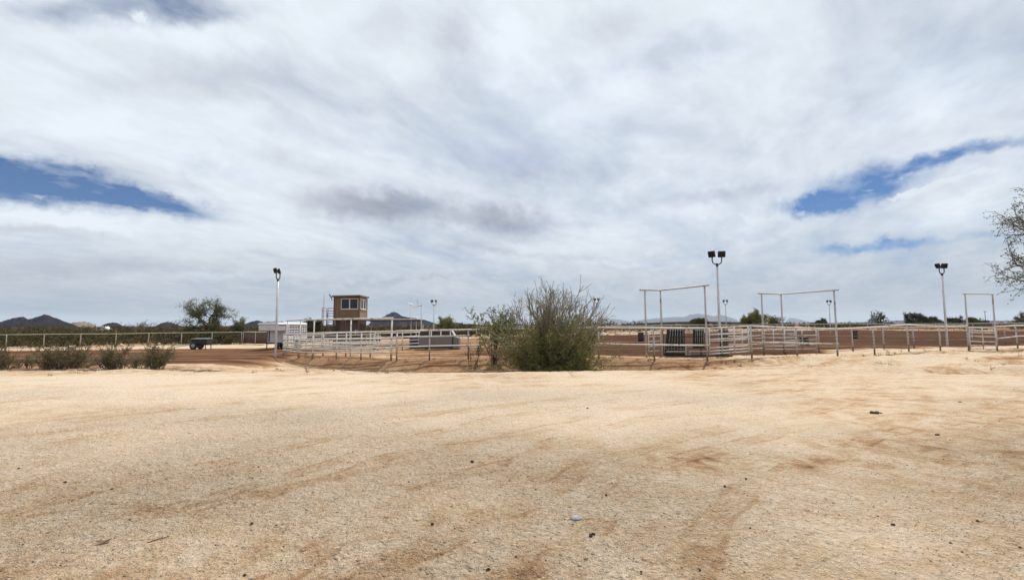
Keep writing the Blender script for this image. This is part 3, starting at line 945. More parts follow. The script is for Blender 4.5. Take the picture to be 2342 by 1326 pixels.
# big palo verde bush in the ditch
def palo_verde():
    rng = np.random.default_rng(11)
    paths, leaf = [], []
    for k in range(120):
        az = rng.uniform(0, 2 * math.pi)
        tilt = abs(rng.normal(0, 0.56)); tilt = min(tilt, 1.08)
        L = rng.uniform(2.8, 4.15) * (1.0 - 0.06 * tilt)
        d = np.array([math.sin(tilt) * math.cos(az) * 1.2 + 0.07, math.sin(tilt) * math.sin(az) * 0.85, math.cos(tilt)])
        b = np.array([rng.normal(0, 0.20), rng.normal(0, 0.20), 0.0])
        P = wander(b, d, L, 13, rng, 0.075, (0.0, 0, 0.012))
        R = np.linspace(rng.uniform(0.018, 0.028), 0.008, len(P))
        paths.append((P, R))
        for c in range(int(rng.integers(5, 9))):
            t = rng.uniform(0.30, 0.98)
            i = min(int(t * 13), 12)
            td = P[i + 1] - P[i]
            P2 = wander(P[i], side_dir(td, rng.uniform(0.25, 0.75), rng), rng.uniform(0.35, 0.95), 6, rng, 0.13, (0, 0, 0.02))
            paths.append((P2, np.linspace(0.011, 0.006, len(P2))))
            hz = P2[:, 2].mean()
            if hz < 2.7:
                for q in P2[1:]:
                    if rng.random() < 0.9 - 0.29 * hz: leaf.append(q)
            for s in range(2):
                j = int(rng.integers(1, 6))
                P3 = wander(P2[j], side_dir(P2[j] - P2[j - 1], rng.uniform(0.4, 1.0), rng), rng.uniform(0.12, 0.35), 3, rng, 0.2, (0, 0, 0))
                paths.append((P3, np.linspace(0.007, 0.004, len(P3))))
                if hz < 1.9 and rng.random() < 0.8:
                    leaf += list(P3[1:])
    # low leafy skirt
    for k in range(330):
        az = rng.uniform(0, 2 * math.pi); tilt = rng.uniform(0.3, 1.5)
        d = np.array([math.sin(tilt) * math.cos(az) * 1.1, math.sin(tilt) * math.sin(az), math.cos(tilt)])
        b = np.array([rng.normal(0, 0.30), rng.normal(0, 0.28), rng.uniform(0.0, 0.4)])
        P = wander(b, d, rng.uniform(0.9, 2.6), 9, rng, 0.16, (0, 0, -0.015))
        P[:, 2] = np.maximum(P[:, 2], 0.05)
        paths.append((P, np.linspace(0.010, 0.003, len(P))))
        for i in range(3, 10):
            for s in range(2):
                P3 = wander(P[i], side_dir(P[i] - P[i - 1], rng.uniform(0.4, 1.1), rng), rng.uniform(0.15, 0.45), 4, rng, 0.25, (0, 0, 0))
                paths.append((P3, np.linspace(0.004, 0.002, len(P3))))
                if rng.random() < 0.85: leaf += list(P3[1:]) + list((P3[1:] + P3[:-1]) / 2)
    lf = np.array(leaf)
    lf = np.repeat(lf, 2, axis=0)
    LV, LF = leaves_np(lf, 0.034, rng, 0.5, 0.05)
    p = at(1262, 850, 18.9)
    plant('palo_verde_bush', (p.x, p.y, gz(p.x, p.y) - 0.05), 'big round bush with bare grey twigs on top standing in the ditch by the fence', 'bush', paths, M['bark_palo'], (LV, LF), M['leaf_palo'], ('branches', 'foliage'))


palo_verde()


def creosote(px, py, Y, h, nst, spread, seed, label, top=0.55, dens=1.0, leafmat='leaf_creosote'):
    rng = np.random.default_rng(seed)
    paths, leaf = [], []
    for k in range(nst):
        az = rng.uniform(0, 2 * math.pi); tilt = rng.uniform(0.05, spread)
        d = np.array([math.sin(tilt) * math.cos(az) * 1.15, math.sin(tilt) * math.sin(az), math.cos(tilt)])
        b = np.array([rng.normal(0, 0.08), rng.normal(0, 0.08), 0])
        P = wander(b, d, h * rng.uniform(0.8, 1.08) / max(math.cos(tilt), 0.6) * 0.95, 11, rng, 0.07, (0, 0, 0.02))
        paths.append((P, np.linspace(0.017, 0.005, len(P))))
        for c in range(9):
            t = rng.uniform(top - 0.1, 1.0); i = min(int(t * 11), 10)
            P2 = wander(P[i], side_dir(P[i + 1] - P[i], rng.uniform(0.4, 0.9), rng), rng.uniform(0.2, 0.55), 5, rng, 0.16, (0, 0, 0.03))
            paths.append((P2, np.linspace(0.006, 0.002, len(P2))))
            for q in P2[1:]:
                if rng.random() < dens: leaf += [q, q + rng.normal(0, 0.03, 3), q + rng.normal(0, 0.05, 3), q + rng.normal(0, 0.05, 3)]
    LV, LF = leaves_np(np.array(leaf), 0.042, rng, 0.6, 0.03)
    p = gp(px, py, Y, 0.03)
    return plant('creosote_bush', p, label, 'bush', paths, M['bark_dark'], (LV, LF), M[leafmat], ('stems', 'foliage'))


creosote(1131, 826, 22.9, 2.85, 21, 0.46, 5, 'creosote bush with bare dark stems and yellow green top left of the big bush')
creosote(1083, 826, 22.7, 1.2, 6, 0.35, 6, 'few thin dark bare stems left of the creosote bush', 0.6, 0.10)
creosote(1165, 824, 24.4, 2.6, 9, 0.5, 7, 'thin creosote bush half hidden behind the left side of the big bush', 0.5, 0.8)
creosote(1345, 818, 24.2, 2.5, 13, 0.6, 8, 'leafy olive bush behind the right side of the big bush', 0.35, 1.0, 'leaf_dry')


def dry_bush(px, py, Y, h, w, nst, seed, label, green, lean=0.0):
    rng = np.random.default_rng(seed)
    paths, leaf = [], []
    for k in range(nst):
        az = rng.uniform(0, 2 * math.pi); tilt = rng.uniform(0.05, 1.0)
        d = np.array([math.sin(tilt) * math.cos(az) * w * 0.8 + lean, math.sin(tilt) * math.sin(az) * 0.8, math.cos(tilt)])
        b = np.array([rng.normal(0, 0.22 * w), rng.normal(0, 0.15), 0])
        P = wander(b, d, h * rng.uniform(0.6, 1.45), 9, rng, 0.19, (0, 0, 0.03))
        P[:, 2] = np.maximum(P[:, 2], 0.0)
        if rng.random() < 0.10: continue
        paths.append((P, np.linspace(0.014, 0.006, len(P))))
        for c in range(6):
            i = int(rng.integers(2, 9))
            P2 = wander(P[i], side_dir(P[i + 1 if i < 9 else i] - P[i - 1], rng.uniform(0.4, 1.0), rng), rng.uniform(0.15, 0.5) * h, 5, rng, 0.22, (0, 0, 0.03))
            paths.append((P2, np.linspace(0.008, 0.004, len(P2))))
            if rng.random() < green * 1.15:
                leaf += list(P2[1:]) + list((P2[1:] + P2[:-1]) / 2)
    LV, LF = leaves_np(np.repeat(np.array(leaf), 2, axis=0), 0.026, rng, 0.55, 0.035)
    return plant('dry_bush', gp(px, py, Y, 0.03), label, 'bush', paths, M['bark_grey'], (LV, LF), M['leaf_dry'], ('stems', 'foliage'), 'dry bushes along the left edge of the lot')


dry_bush(-5, 842, 20.2, 0.95, 1.2, 55, 21, 'dry bush cut by the left edge of the picture', 0.5, 0.1)
dry_bush(62, 842, 21.6, 0.45, 0.6, 16, 22, 'small thin bush in the gap right of the leftmost dry bush', 0.7)
dry_bush(122, 842, 19.8, 0.95, 1.25, 60, 23, 'wide greenish dry bush second from the left of the lot edge', 0.55, 0.25)
dry_bush(165, 841, 20.4, 0.95, 0.9, 40, 24, 'dry grey bush leaning right into the wide greenish bush', 0.4, 0.3)
dry_bush(260, 840, 19.8, 1.0, 0.95, 60, 25, 'dense dark grey bush in the middle of the row', 0.35, -0.05)
dry_bush(313, 840, 20.6, 0.6, 0.5, 16, 26, 'low twiggy bush between the dark grey bush and the rightmost bush', 0.5)
dry_bush(352, 839, 19.8, 0.95, 0.95, 50, 27, 'rightmost dry bush with yellowish leaves on its right side', 0.7, 0.3)


# trees
def mesquite(name, px, py, Y, h, r0, seed, label, lvls=None, leaf_n=3, leaf_size=0.07, cat='tree', sides=5, lean=(0.05, 0, 1), mats=('bark_dark', 'leaf_mesquite'), trunks=1, leaf_keep=1.0, jit=0.12, group=None, sink=0.05, loc=None, wide=1.0):
    rng = np.random.default_rng(seed)
    lv = lvls or [dict(n=(5, 6), ratio=0.85, ang=0.75, wob=0.10, trop=(0, 0, 0.02), seg=5, first=0.35, tip=0.7),
                  dict(n=(5, 6), ratio=0.62, ang=0.70, wob=0.15, trop=(0, 0, 0.02), seg=6, first=0.3, tip=0.5),
                  dict(n=(5, 7), ratio=0.52, ang=0.75, wob=0.18, trop=(0, 0, -0.01), seg=5, first=0.25, tip=0.5),
                  dict(n=4, ratio=0.5, ang=0.7, wob=0.2, trop=(0, 0, -0.05), seg=4, first=0.2, tip=0.5)]
    paths, leaf = [], []
    for t in range(trunks):
        d = np.array(lean, float) + (rng.normal(0, 0.35, 3) * np.array([1, 1, 0.2]) if trunks > 1 else 0)
        pp, ll = branch_tree(rng, lv, (rng.normal(0, 0.12 * (trunks > 1)), 0, 0), d, h * 0.42, r0)
        paths += pp; leaf += ll
    top = max(P[:, 2].max() for P, _ in paths)
    k = h / top
    sc = np.array([k * wide, k * wide, k])
    paths = [(P * sc, np.maximum(R, 0.004)) for P, R in paths]
    L = np.array([q for q, _ in leaf]) * sc
    L = L[rng.random(len(L)) < leaf_keep]
    if len(L):
        L = np.repeat(L, leaf_n, axis=0)
        lf = leaves_np(L, leaf_size, rng, 0.5, jit)
    else:
        lf = None
    p = loc if loc is not None else gp(px, py, Y, sink)
    return plant(name, p, label, cat, paths, M[mats[0]], lf, M[mats[1]], ('trunk', 'crown'), group, 0.0, sides)


mesquite('mesquite_tree', 458, 775, 64, 6.3, 0.24, 44, 'spreading mesquite tree with dark twisted limbs behind the left fence', leaf_n=7, leaf_size=0.085, lean=(0.25, 0, 1), wide=1.22, jit=0.2, leaf_keep=0.95)
mesquite('mesquite_tree', 545, 770, 68, 3.6, 0.13, 46, 'low drooping tree just right of the mesquite with dark limbs', leaf_n=3, leaf_size=0.08, lean=(-0.2, 0, 1))
mesquite('bare_tree', 335, 772, 75, 3.6, 0.10, 47, 'thin bare tree behind the fence left of the mesquite', leaf_n=1, leaf_size=0.06, leaf_keep=0.3, mats=('bark_grey', 'leaf_dry'))
mesquite('bare_tree', 388, 772, 72, 4.0, 0.12, 48, 'bare grey tree between the thin bare tree and the mesquite', leaf_n=1, leaf_size=0.06, leaf_keep=0.35, mats=('bark_grey', 'leaf_dry'))
mesquite('leafy_tree', 708, 772, 66, 3.3, 0.14, 49, 'dense grey green tree behind the white corral left of the stairs', leaf_n=6, leaf_size=0.11, mats=('bark_dark', 'leaf_dark'), trunks=3, jit=0.18)
mesquite('leafy_tree', 1015, 760, 96, 4.2, 0.14, 50, 'pale yellow tree beyond the arena right of the peak', leaf_n=3, leaf_size=0.10, mats=('bark_pale', 'leaf_creosote'), trunks=2, jit=0.16)
mesquite('leafy_tree', 1722, 750, 118, 5.6, 0.22, 52, 'large dark tree with yellow green top beyond the fence behind the gateway', leaf_n=3, leaf_size=0.15, mats=('bark_dark', 'leaf_creosote'), trunks=3, leaf_keep=0.75, jit=0.2)
mesquite('bare_tree', 1768, 750, 122, 3.8, 0.16, 53, 'bare bushy tree right of the large dark tree', leaf_n=1, leaf_size=0.12, mats=('bark_grey', 'leaf_dry'), trunks=3, leaf_keep=0.6)
mesquite('bare_tree', 2018, 748, 150, 5.8, 0.26, 54, 'round bare tree right of a wooden pole on the horizon', leaf_n=1, leaf_size=0.14, mats=('bark_dark', 'leaf_mesquite'), leaf_keep=0.6, trunks=2)
mesquite('leafy_tree', 2102, 746, 150, 5.0, 0.2, 55, 'tree with a leaning top left of the right light pole', leaf_n=3, leaf_size=0.18, mats=('bark_dark', 'leaf_dark'), trunks=2, jit=0.22)
mesquite('leafy_tree', 2136, 746, 152, 3.5, 0.16, 56, 'low ragged tree touching the left side of the right light pole', leaf_n=3, leaf_size=0.18, mats=('bark_dark', 'leaf_dark'), trunks=2, jit=0.22)
mesquite('leafy_tree', 2182, 746, 140, 3.6, 0.16, 57, 'low tree between the right light pole and the gate posts', leaf_n=3, leaf_size=0.17, mats=('bark_dark', 'leaf_dark'), trunks=2, jit=0.22)
mesquite('leafy_tree', 2228, 746, 140, 3.2, 0.15, 58, 'flat topped dark bush tree seen between the gate posts', leaf_n=5, leaf_size=0.2, mats=('bark_dark', 'leaf_dark'), trunks=3, jit=0.25)
mesquite('bare_tree', 2345, 746, 120, 4.7, 0.24, 59, 'dark limbed tree on the horizon at the right edge of the picture', leaf_n=2, leaf_size=0.11, mats=('bark_dark', 'leaf_mesquite'), leaf_keep=0.7)
mesquite('leafy_tree', 1600, 752, 150, 3.4, 0.16, 60, 'rounded green tree in front of the overpass behind the chute', leaf_n=5, leaf_size=0.2, mats=('bark_dark', 'leaf_far'), trunks=3, jit=0.25)
mesquite('leafy_tree', 1880, 746, 170, 3.0, 0.16, 61, 'round dark green bush tree below the far right light pole', leaf_n=6, leaf_size=0.25, mats=('bark_dark', 'leaf_dark'), trunks=3, jit=0.3)

def near_tree():
    rng = np.random.default_rng(65)
    lv = [dict(n=9, ratio=0.48, ang=0.65, wob=0.10, trop=(0, 0, 0.015), seg=8, first=0.22, tip=0.4),
          dict(n=8, ratio=0.50, ang=0.75, wob=0.15, trop=(0, 0, -0.015), seg=7, first=0.15, tip=0.5),
          dict(n=5, ratio=0.42, ang=0.8, wob=0.2, trop=(0, 0, -0.05), seg=5, first=0.15, tip=0.5)]
    paths, leaf = [], []
    trunk = wander((0, 0, 0), (-0.05, 0, 1), 4.15, 8, rng, 0.07, (0, 0, 0.02))
    paths.append((trunk, np.linspace(0.15, 0.06, 9)))
    for k in range(17):
        i = int(rng.integers(5, 9))
        az = k * 2.39996 + rng.uniform(-0.3, 0.3); t = rng.uniform(0.35, 1.4)
        d = (math.sin(t) * math.cos(az), math.sin(t) * math.sin(az), math.cos(t))
        pp, ll = branch_tree(rng, lv, trunk[i], d, rng.uniform(1.5, 2.0), 0.04)
        paths += pp; leaf += ll
    paths = [(P, np.maximum(R, 0.0055)) for P, R in paths]
    L = np.array([q for q, _ in leaf]); L = L[rng.random(len(L)) < 0.8]
    p = at(2342, 760, 14.5)
    plant('bare_tree', (p.x + 2.6, p.y, -0.05), 'nearest bare twiggy tree reaching in from the right edge', 'tree', paths, M['bark_grey'], leaves_np(L, 0.034, rng, 0.5, 0.05), M['leaf_mesquite'])


near_tree()


# scrub that reads as one mass
def scrub(name, spots, seed, matname, leaf=0.16, per=90):
    rng = np.random.default_rng(seed)
    pts = []
    wood = []
    sizes = []
    for (x, y, h, w) in spots:
        z = gz(x, y) if y < 140 else -0.3
        n = int(per * (0.6 + 0.8 * rng.random()))
        for c in range(int(rng.integers(5, 9))):
            cx = rng.normal(0, 0.38 * w); cy = rng.normal(0, 0.38 * w); cz = rng.uniform(0.25, 0.85) * h
            q = rng.normal(0, 1, (n // 6, 3)) * np.array([0.22 * w, 0.22 * w, 0.16 * h]) + np.array([x + cx, y + cy, z + cz])
            q[:, 2] = np.maximum(q[:, 2], z + 0.03)
            pts.append(q)
            a = np.array([x + cx * 0.2, y + cy * 0.2, z - 0.05]); b = np.array([x + cx, y + cy, z + cz])
            wood.append((np.array([a, (a + b) / 2 + rng.normal(0, 0.05 * w, 3), b]), np.array([0.035, 0.025, 0.01]) * h / 2))
    P = np.concatenate(pts)
    LV, LF = leaves_np(P, leaf, rng, 0.6)
    WV, WF = tubes_np(wood, 3)
    V = np.concatenate([LV, WV]); F = np.concatenate([LF, WF + len(LV)])
    o = link_mesh(name, quads_mesh(name, V, F), M[matname])
    return tag(o, 'low mass of olive desert scrub growing beyond the fences', 'scrub', None, 'stuff')


rng0 = np.random.default_rng(77)
spots = []
for k in range(760):
    Y = rng0.uniform(62, 190) if k > 330 else rng0.uniform(50, 76)
    px = rng0.uniform(-250, 645)
    q = at(px, 760, Y)
    if Y < FARY(q.x) + 1.6: continue
    spots.append((q.x, Y, 0.6 + 1.7 * rng0.random() ** 1.8 + 0.5 * (Y > 80), rng0.uniform(0.7, 2.0)))
for k in range(420):
    Y = rng0.uniform(180, 460)
    q = at(rng0.uniform(-250, 760), 760, Y)
    spots.append((q.x, Y, rng0.uniform(1.4, 2.6), rng0.uniform(1.6, 3.4)))
o = scrub('desert_scrub', spots, 78, 'leaf_far', 0.14, 120)
o['label'] = 'mass of olive desert scrub behind the left fence below the hills'
spots = []
for k in range(900):
    Y = rng0.uniform(118, 420) if k > 350 else rng0.uniform(80, 180)
    px = rng0.uniform(640, 2700)
    q = at(px, 750, Y)
    if Y < FARY(q.x) + 8: continue
    spots.append((q.x, Y, rng0.uniform(1.0, 2.4), rng0.uniform(1.2, 3.0)))
for k in range(60):
    px = rng0.uniform(860, 1180); Y = rng0.uniform(72, 100)
    q = at(px, 750, Y)
    spots.append((q.x, Y, rng0.uniform(0.8, 1.8), rng0.uniform(0.9, 1.8)))
o = scrub('desert_scrub', spots, 79, 'leaf_far', 0.24, 90)
o['label'] = 'low dark band of desert scrub on the horizon beyond the arena'

# ------------------------------------------------------------------ pipe fences
POST_CACHE = {}


def post_mesh(h, r, mat):
    key = (round(h, 3), round(r, 3), mat)
    if key not in POST_CACHE:
        mb = MB()
        mb.tube([(0, 0, 0.30), (0, 0, h * 0.5), (0, 0, h)], r, 8)
        mb.tube([(0, 0, -0.25), (0, 0, 0.06), (0, 0, 0.299)], r * 1.04, 8, True, 1)
        POST_CACHE[key] = mb.mesh('post')
    return POST_CACHE[key]


def fence(name, label, pts, h, rails, cables, post_r=0.040, rail_r=0.036, mat='white_pipe', every=None, cat='fence', cable_r=0.013, post_mat=None):
    """pts: post spots (x, y); rails: list of (height, first, last) in post indices; cables: list of heights"""
    pts = [Vector((p[0], p[1], gz(p[0], p[1]))) for p in pts]
    o = pts[0]
    e = empty(name, o, 0, label, cat)
    rnd = random.Random(int(abs(o.x * 100)) + len(pts))
    for i, p in enumerate(pts):
        c = link_mesh('post', post_mesh(h - 0.02, post_r, post_mat or mat), [M[post_mat or mat], M['rusty_pipe']], e)
        c.location = p - o
        c.rotation_euler = (rnd.uniform(-0.012, 0.012), rnd.uniform(-0.012, 0.012), rnd.uniform(0, 6))
    for r in rails:
        hh, a, b = r[:3]
        rr = r[3] if len(r) > 3 else rail_r
        line = []
        for i in range(a, b + 1):
            line.append(pts[i] - o + Vector((0, 0 if hh > h - 0.05 else -post_r - rr * 0.6, hh + rnd.uniform(-0.012, 0.012))))
        full = []
        for i in range(len(line) - 1):
            full.append(line[i])
            full.append((line[i] + line[i + 1]) / 2 + Vector((0, 0, -0.008 + rnd.uniform(-0.006, 0.006))))
        full.append(line[-1])
        d0 = (full[0] - full[1]).normalized() * 0.06; d1 = (full[-1] - full[-2]).normalized() * 0.06
        full[0] = full[0] + d0; full[-1] = full[-1] + d1
        MB().tube(full, rr, 8).build('rail', M[mat], e)
    for hh in cables:
        line = []
        for i, p in enumerate(pts):
            line.append(p - o + Vector((0, -post_r * 0.5, hh)))
            if i < len(pts) - 1:
                q = pts[i + 1]
                line.append((p + q) / 2 - o + Vector((0, -post_r * 0.5, hh - 0.012)))
        MB().tube(line, cable_r, 5).build('cable', M['cable'], e)
    return e


def px_spots(lst):
    return [(at(px, py, Y).x, Y) for px, py, Y in lst]


front_c = px_spots([(907, 826, 23.5), (982, 825, 23.3), (1071, 821, 23.8), (1170, 821, 23.8), (1270, 822, 23.0), (1370, 824, 22.3), (1497, 826, 21.1), (1618, 827, 20.8)])
fence('pipe_fence', 'white front fence passing behind the big bush to the left gateway post', front_c, 1.52,
      [(1.50, 0, 7, 0.043), (1.20, 0, 2), (0.72, 0, 7)], [0.56, 0.40, 0.20], post_mat='grey_pipe')  # posts greyer than rails: their backlit, shaded faces put into the colour
front_r = px_spots([(1720, 823, 21.4), (1824, 819, 22.7), (1916, 815, 23.9), (2001, 813, 25.0), (2079, 806, 26.6), (2151, 802, 27.9), (2216, 804, 28.5)])
fence('pipe_fence', 'white front fence with thin cables between the two right gates', front_r, 1.52,
      [(1.50, 0, 6, 0.043), (0.76, 0, 2, 0.035)], [1.10, 0.92, 0.74, 0.55, 0.36], post_mat='grey_pipe')  # grey posts carry the shade of their near side
front_e = px_spots([(2281, 799, 29.0), (2328, 797, 30.3), (2385, 795, 31.8), (2440, 793, 33.2), (2500, 790, 35)])
fence('pipe_fence', 'white front fence right of the far right gate at the picture edge', front_e, 1.52,
      [(1.50, 0, 4, 0.043), (0.78, 0, 4, 0.035)], [1.28, 1.1, 0.52, 0.3], post_mat='grey_pipe')  # post colour darkened for the shaded side, as along the rest
inner_r = px_spots([(1874, 808, 26.6), (1951, 804, 27.6), (2022, 800, 29.3), (2091, 799, 31.0), (2152, 797, 32.7), (2225, 795, 34.5), (2300, 793, 36.5), (2380, 790, 38.5)])
fence('pipe_fence', 'grey inner fence running behind the front fence on the right', inner_r, 1.40,
      [(1.36, 0, 7, 0.035)], [1.05, 0.85, 0.62, 0.4], 0.04, 0.035, 'grey_pipe')
left_far = px_spots([(-70, 800, 47), (13, 799, 48), (99, 797.7, 49.6), (183, 794, 51.4), (264, 791, 53.2), (339, 789, 54.8), (414, 789, 56.2), (484, 789, 57.2), (552, 787, 58.2)])
fence('pipe_fence', 'long white single rail fence at the left in front of the scrub', left_far, 1.55,
      [(1.53, 0, 8, 0.04), (0.12, 0, 8, 0.028)], [1.15, 0.8, 0.45], 0.045, 0.045, 'cream_pipe', cable_r=0.008)
far_line = []
cum = [(FAR_X[i], FAR_Y[i]) for i in range(3, 10)]
cum[0] = (-5.0, 64.5)
for (x0, y0), (x1, y1) in zip(cum[:-1], cum[1:]):
    L = math.hypot(x1 - x0, y1 - y0); n = max(1, int(round(L / 3.05)))
    for i in range(n):
        far_line.append((x0 + (x1 - x0) * i / n, y0 + (y1 - y0) * i / n))
far_line.append(cum[-1])
fence('pipe_fence', 'long grey fence along the far side of the arena', far_line, 1.45,
      [(1.43, 0, len(far_line) - 1, 0.06)], [1.1, 0.8, 0.5], 0.05, 0.05, 'grey_pipe', cable_r=0.012)

# ---- white working alley on the left: two five-rail sides and a header
A0, A1 = Vector((-16.6, 33.0)), Vector((-6.28, 23.8))


def lerp2(a, b, t): return (a.x + (b.x - a.x) * t, a.y + (b.y - a.y) * t)


front_alley = px_spots([(648, 811, 31.6), (682, 814.6, 29.6), (714.6, 816, 28.4), (769, 817.6, 26.8), (825.5, 820.6, 25.3), (894, 824.4, 23.8)])
five = [1.50, 1.14, 0.88, 0.64, 0.40]
fence('corral_fence', 'white five rail side of the cattle alley nearest the lot', front_alley, 1.52, [(h, 0, 5) for h in five], [])
back_alley = px_spots([(652, 806, 34.0), (700, 811, 31.6), (738.7, 813.8, 29.6), (790.8, 813.8, 28.2), (846.6, 817, 26.6), (907, 826, 24.6)])
fence('corral_fence', 'white five rail side of the cattle alley facing the brown tower', back_alley, 1.50, [(h - 0.02, 0, 5, 0.038) for h in five], [], 0.04)
pen = px_spots([(855, 800, 34.5), (864, 800, 34.3), (920, 801, 34.0), (958, 800, 36.0), (975, 796, 39.5), (985, 793, 43)])
fence('corral_fence', 'low white holding pen behind the cattle alley right of the tower', pen, 1.35, [(1.33, 0, 5, 0.035), (1.05, 0, 5, 0.035), (0.76, 0, 5, 0.03), (0.5, 0, 5, 0.03)], [], 0.035)
pen2 = px_spots([(672, 798, 40), (735, 798, 39.5), (800, 798, 39), (858, 798, 38.5)])
fence('corral_fence', 'white back pen rails standing before the brown tower', pen2, 1.45, [(1.25, 0, 3, 0.04), (0.95, 0, 3, 0.04), (0.70, 0, 3, 0.04), (0.45, 0, 3, 0.04)], [], 0.04)


def header(label, posts, h, ends, mat='grey_pipe', pr=0.046, br=0.038, name='gateway', cat='gateway'):
    """posts: (x, y); ends: overhang at both ends"""
    P = [Vector((q[0], q[1], gz(*q))) for q in posts]
    o = P[0]
    e = empty(name, o, 0, label, cat)
    zt = o.z + h
    for p in P:
        MB().tube([p - o + Vector((0, 0, -0.2)), Vector((p.x - o.x, p.y - o.y, (p.z - o.z + zt - o.z) / 2)), Vector((p.x - o.x, p.y - o.y, zt - o.z - br))], pr, 8).build('post', M[mat], e)
    line = [Vector((p.x - o.x, p.y - o.y, zt - o.z)) for p in P]
    a = (line[0] - line[1]).normalized() * ends[0]; b = (line[-1] - line[-2]).normalized() * ends[1]
    line = [line[0] + a] + line[1:-1] + [line[-1] + b] if len(line) > 2 else [line[0] + a, line[-1] + b]
    MB().tube(line, br, 8).build('crossbar', M[mat], e)
    return e


HG = 3.42
header('tall three post gateway left of the nearest light pole', px_spots([(1479, 820, 23.5), (1515, 820, 23.7), (1618, 827, 20.93)]), HG, (0.3, 0.25))
header('tall three post gateway right of the nearest light pole', px_spots([(1748, 815, 26.4), (1793, 813, 26.9), (1916, 815, 24.03)]), HG, (0.25, 0.25))
header('narrow two post gateway over the far right gate', px_spots([(2217, 804, 28.63), (2280, 799, 29.13)]), 3.5, (0.12, 0.12))
hd = px_spots([(656, 812, 33.2), (685, 814, 29.75), (716.5, 816, 28.5), (801, 818.5, 26.0), (895, 824.4, 23.93)])
header('long low header of white pipe along the cattle alley', hd, 2.42, (0.35, 0.1), 'white_pipe', 0.045, 0.045)
e = header('slim far gateway with a little weathervane on its bar', px_spots([(939.5, 790, 46), (963, 794, 42.2)]), 3.75, (0.15, 0.15), 'white_pipe', 0.05, 0.04)
mb = MB(); mb.tube([(1.1, -2.2, 3.77), (1.1, -2.2, 4.55)], 0.018, 6); mb.tube([(0.85, -2.2, 4.35), (1.35, -2.2, 4.35)], 0.015, 6)
mb.build('vane_rod', M['galvanised'], e)
mb = MB(); mb.prism([(-2.32, 3.86), (-2.02, 3.82), (-1.95, 3.98), (-2.1, 4.05), (-2.35, 4.0)], 0.3, 0.62); mb.tube([(0.35, -2.15, 3.9), (0.15, -2.15, 4.15)], 0.03, 5); mb.tube([(0.45, -2.1, 3.78), (0.45, -2.1, 3.9)], 0.02, 5)
mb.build('vane_figure', M['white_paint'], e)


# ---- gates
def tube_gate(label, a, b, heights, uprights, mat='white_pipe', r=0.024):
    A = Vector((a[0], a[1], gz(*a))); B = Vector((b[0], b[1], gz(*b)))
    e = empty('pipe_gate', A, 0, label, 'gate')
    d = B - A
    for hh in heights:
        MB().tube([Vector((0, 0, hh)), d * 0.5 + Vector((0, 0, hh - 0.005)), d + Vector((0, 0, hh))], r, 8).build('bar', M[mat], e)
    for t in uprights:
        p = d * t + Vector((0, -r * 1.6, 0))
        MB().tube([p + Vector((0, 0, heights[-1] - 0.03)), p + Vector((0, 0, heights[0] + 0.03))], r * 1.1, 8).build('upright', M[mat], e)
    for hh in (heights[0] - 0.1, heights[-1] + 0.1):
        mb = MB(); mb.box((-0.09, -0.03, hh - 0.03), (0.0, 0.03, hh + 0.03)); mb.build('hinge', M['rusty_pipe'], e)
    return e


def between(a, b, i0, i1):
    return (a[0] + (b[0] - a[0]) * i0, a[1] + (b[1] - a[1]) * i0), (a[0] + (b[0] - a[0]) * i1, a[1] + (b[1] - a[1]) * i1)


a, b = between(front_c[-1], front_r[0], 0.05, 0.93)
tube_gate('closed white pipe gate beside the nearest light pole', a, b, [1.50, 1.20, 0.98, 0.90, 0.60, 0.46, 0.33], [0.0, 0.31, 0.63, 1.0], r=0.028)
a, b = between(front_r[-1], front_e[0], 0.04, 0.95)
tube_gate('far right pipe gate under the narrow gateway', a, b, [1.40, 1.22, 1.10, 0.86, 0.55, 0.30, 0.10], [0.0, 0.5, 1.0], r=0.026)
a = px_spots([(1749, 815, 26.2), (1820, 810, 26.0)])
tube_gate('open pipe gate between the two posts of the right three post gateway', a[0], a[1], [1.36, 1.12, 0.9, 0.66, 0.44, 0.25], [0.0, 0.3, 0.65, 1.0], r=0.022)
a = px_spots([(1796, 813, 26.8), (1868, 807, 27.2)])
tube_gate('swung pipe gate behind the front fence left of the black barrel', a[0], a[1], [1.28, 0.98, 0.72, 0.46, 0.2], [0.0, 0.55, 1.0], r=0.022)
a = px_spots([(1484, 820, 23.4), (1512, 820, 24.6)])
tube_gate('narrow pipe gate inside the left three post gateway', a[0], a[1], [1.32, 1.05, 0.8, 0.55, 0.3], [0.0, 1.0], r=0.022)
a = px_spots([(1650, 814, 25.0), (1745, 812, 26.2)])
tube_gate('second pipe gate standing behind the gate by the nearest light pole', a[0], a[1], [1.38, 1.02, 0.86, 0.55, 0.3], [0.0, 0.5, 1.0], r=0.024)


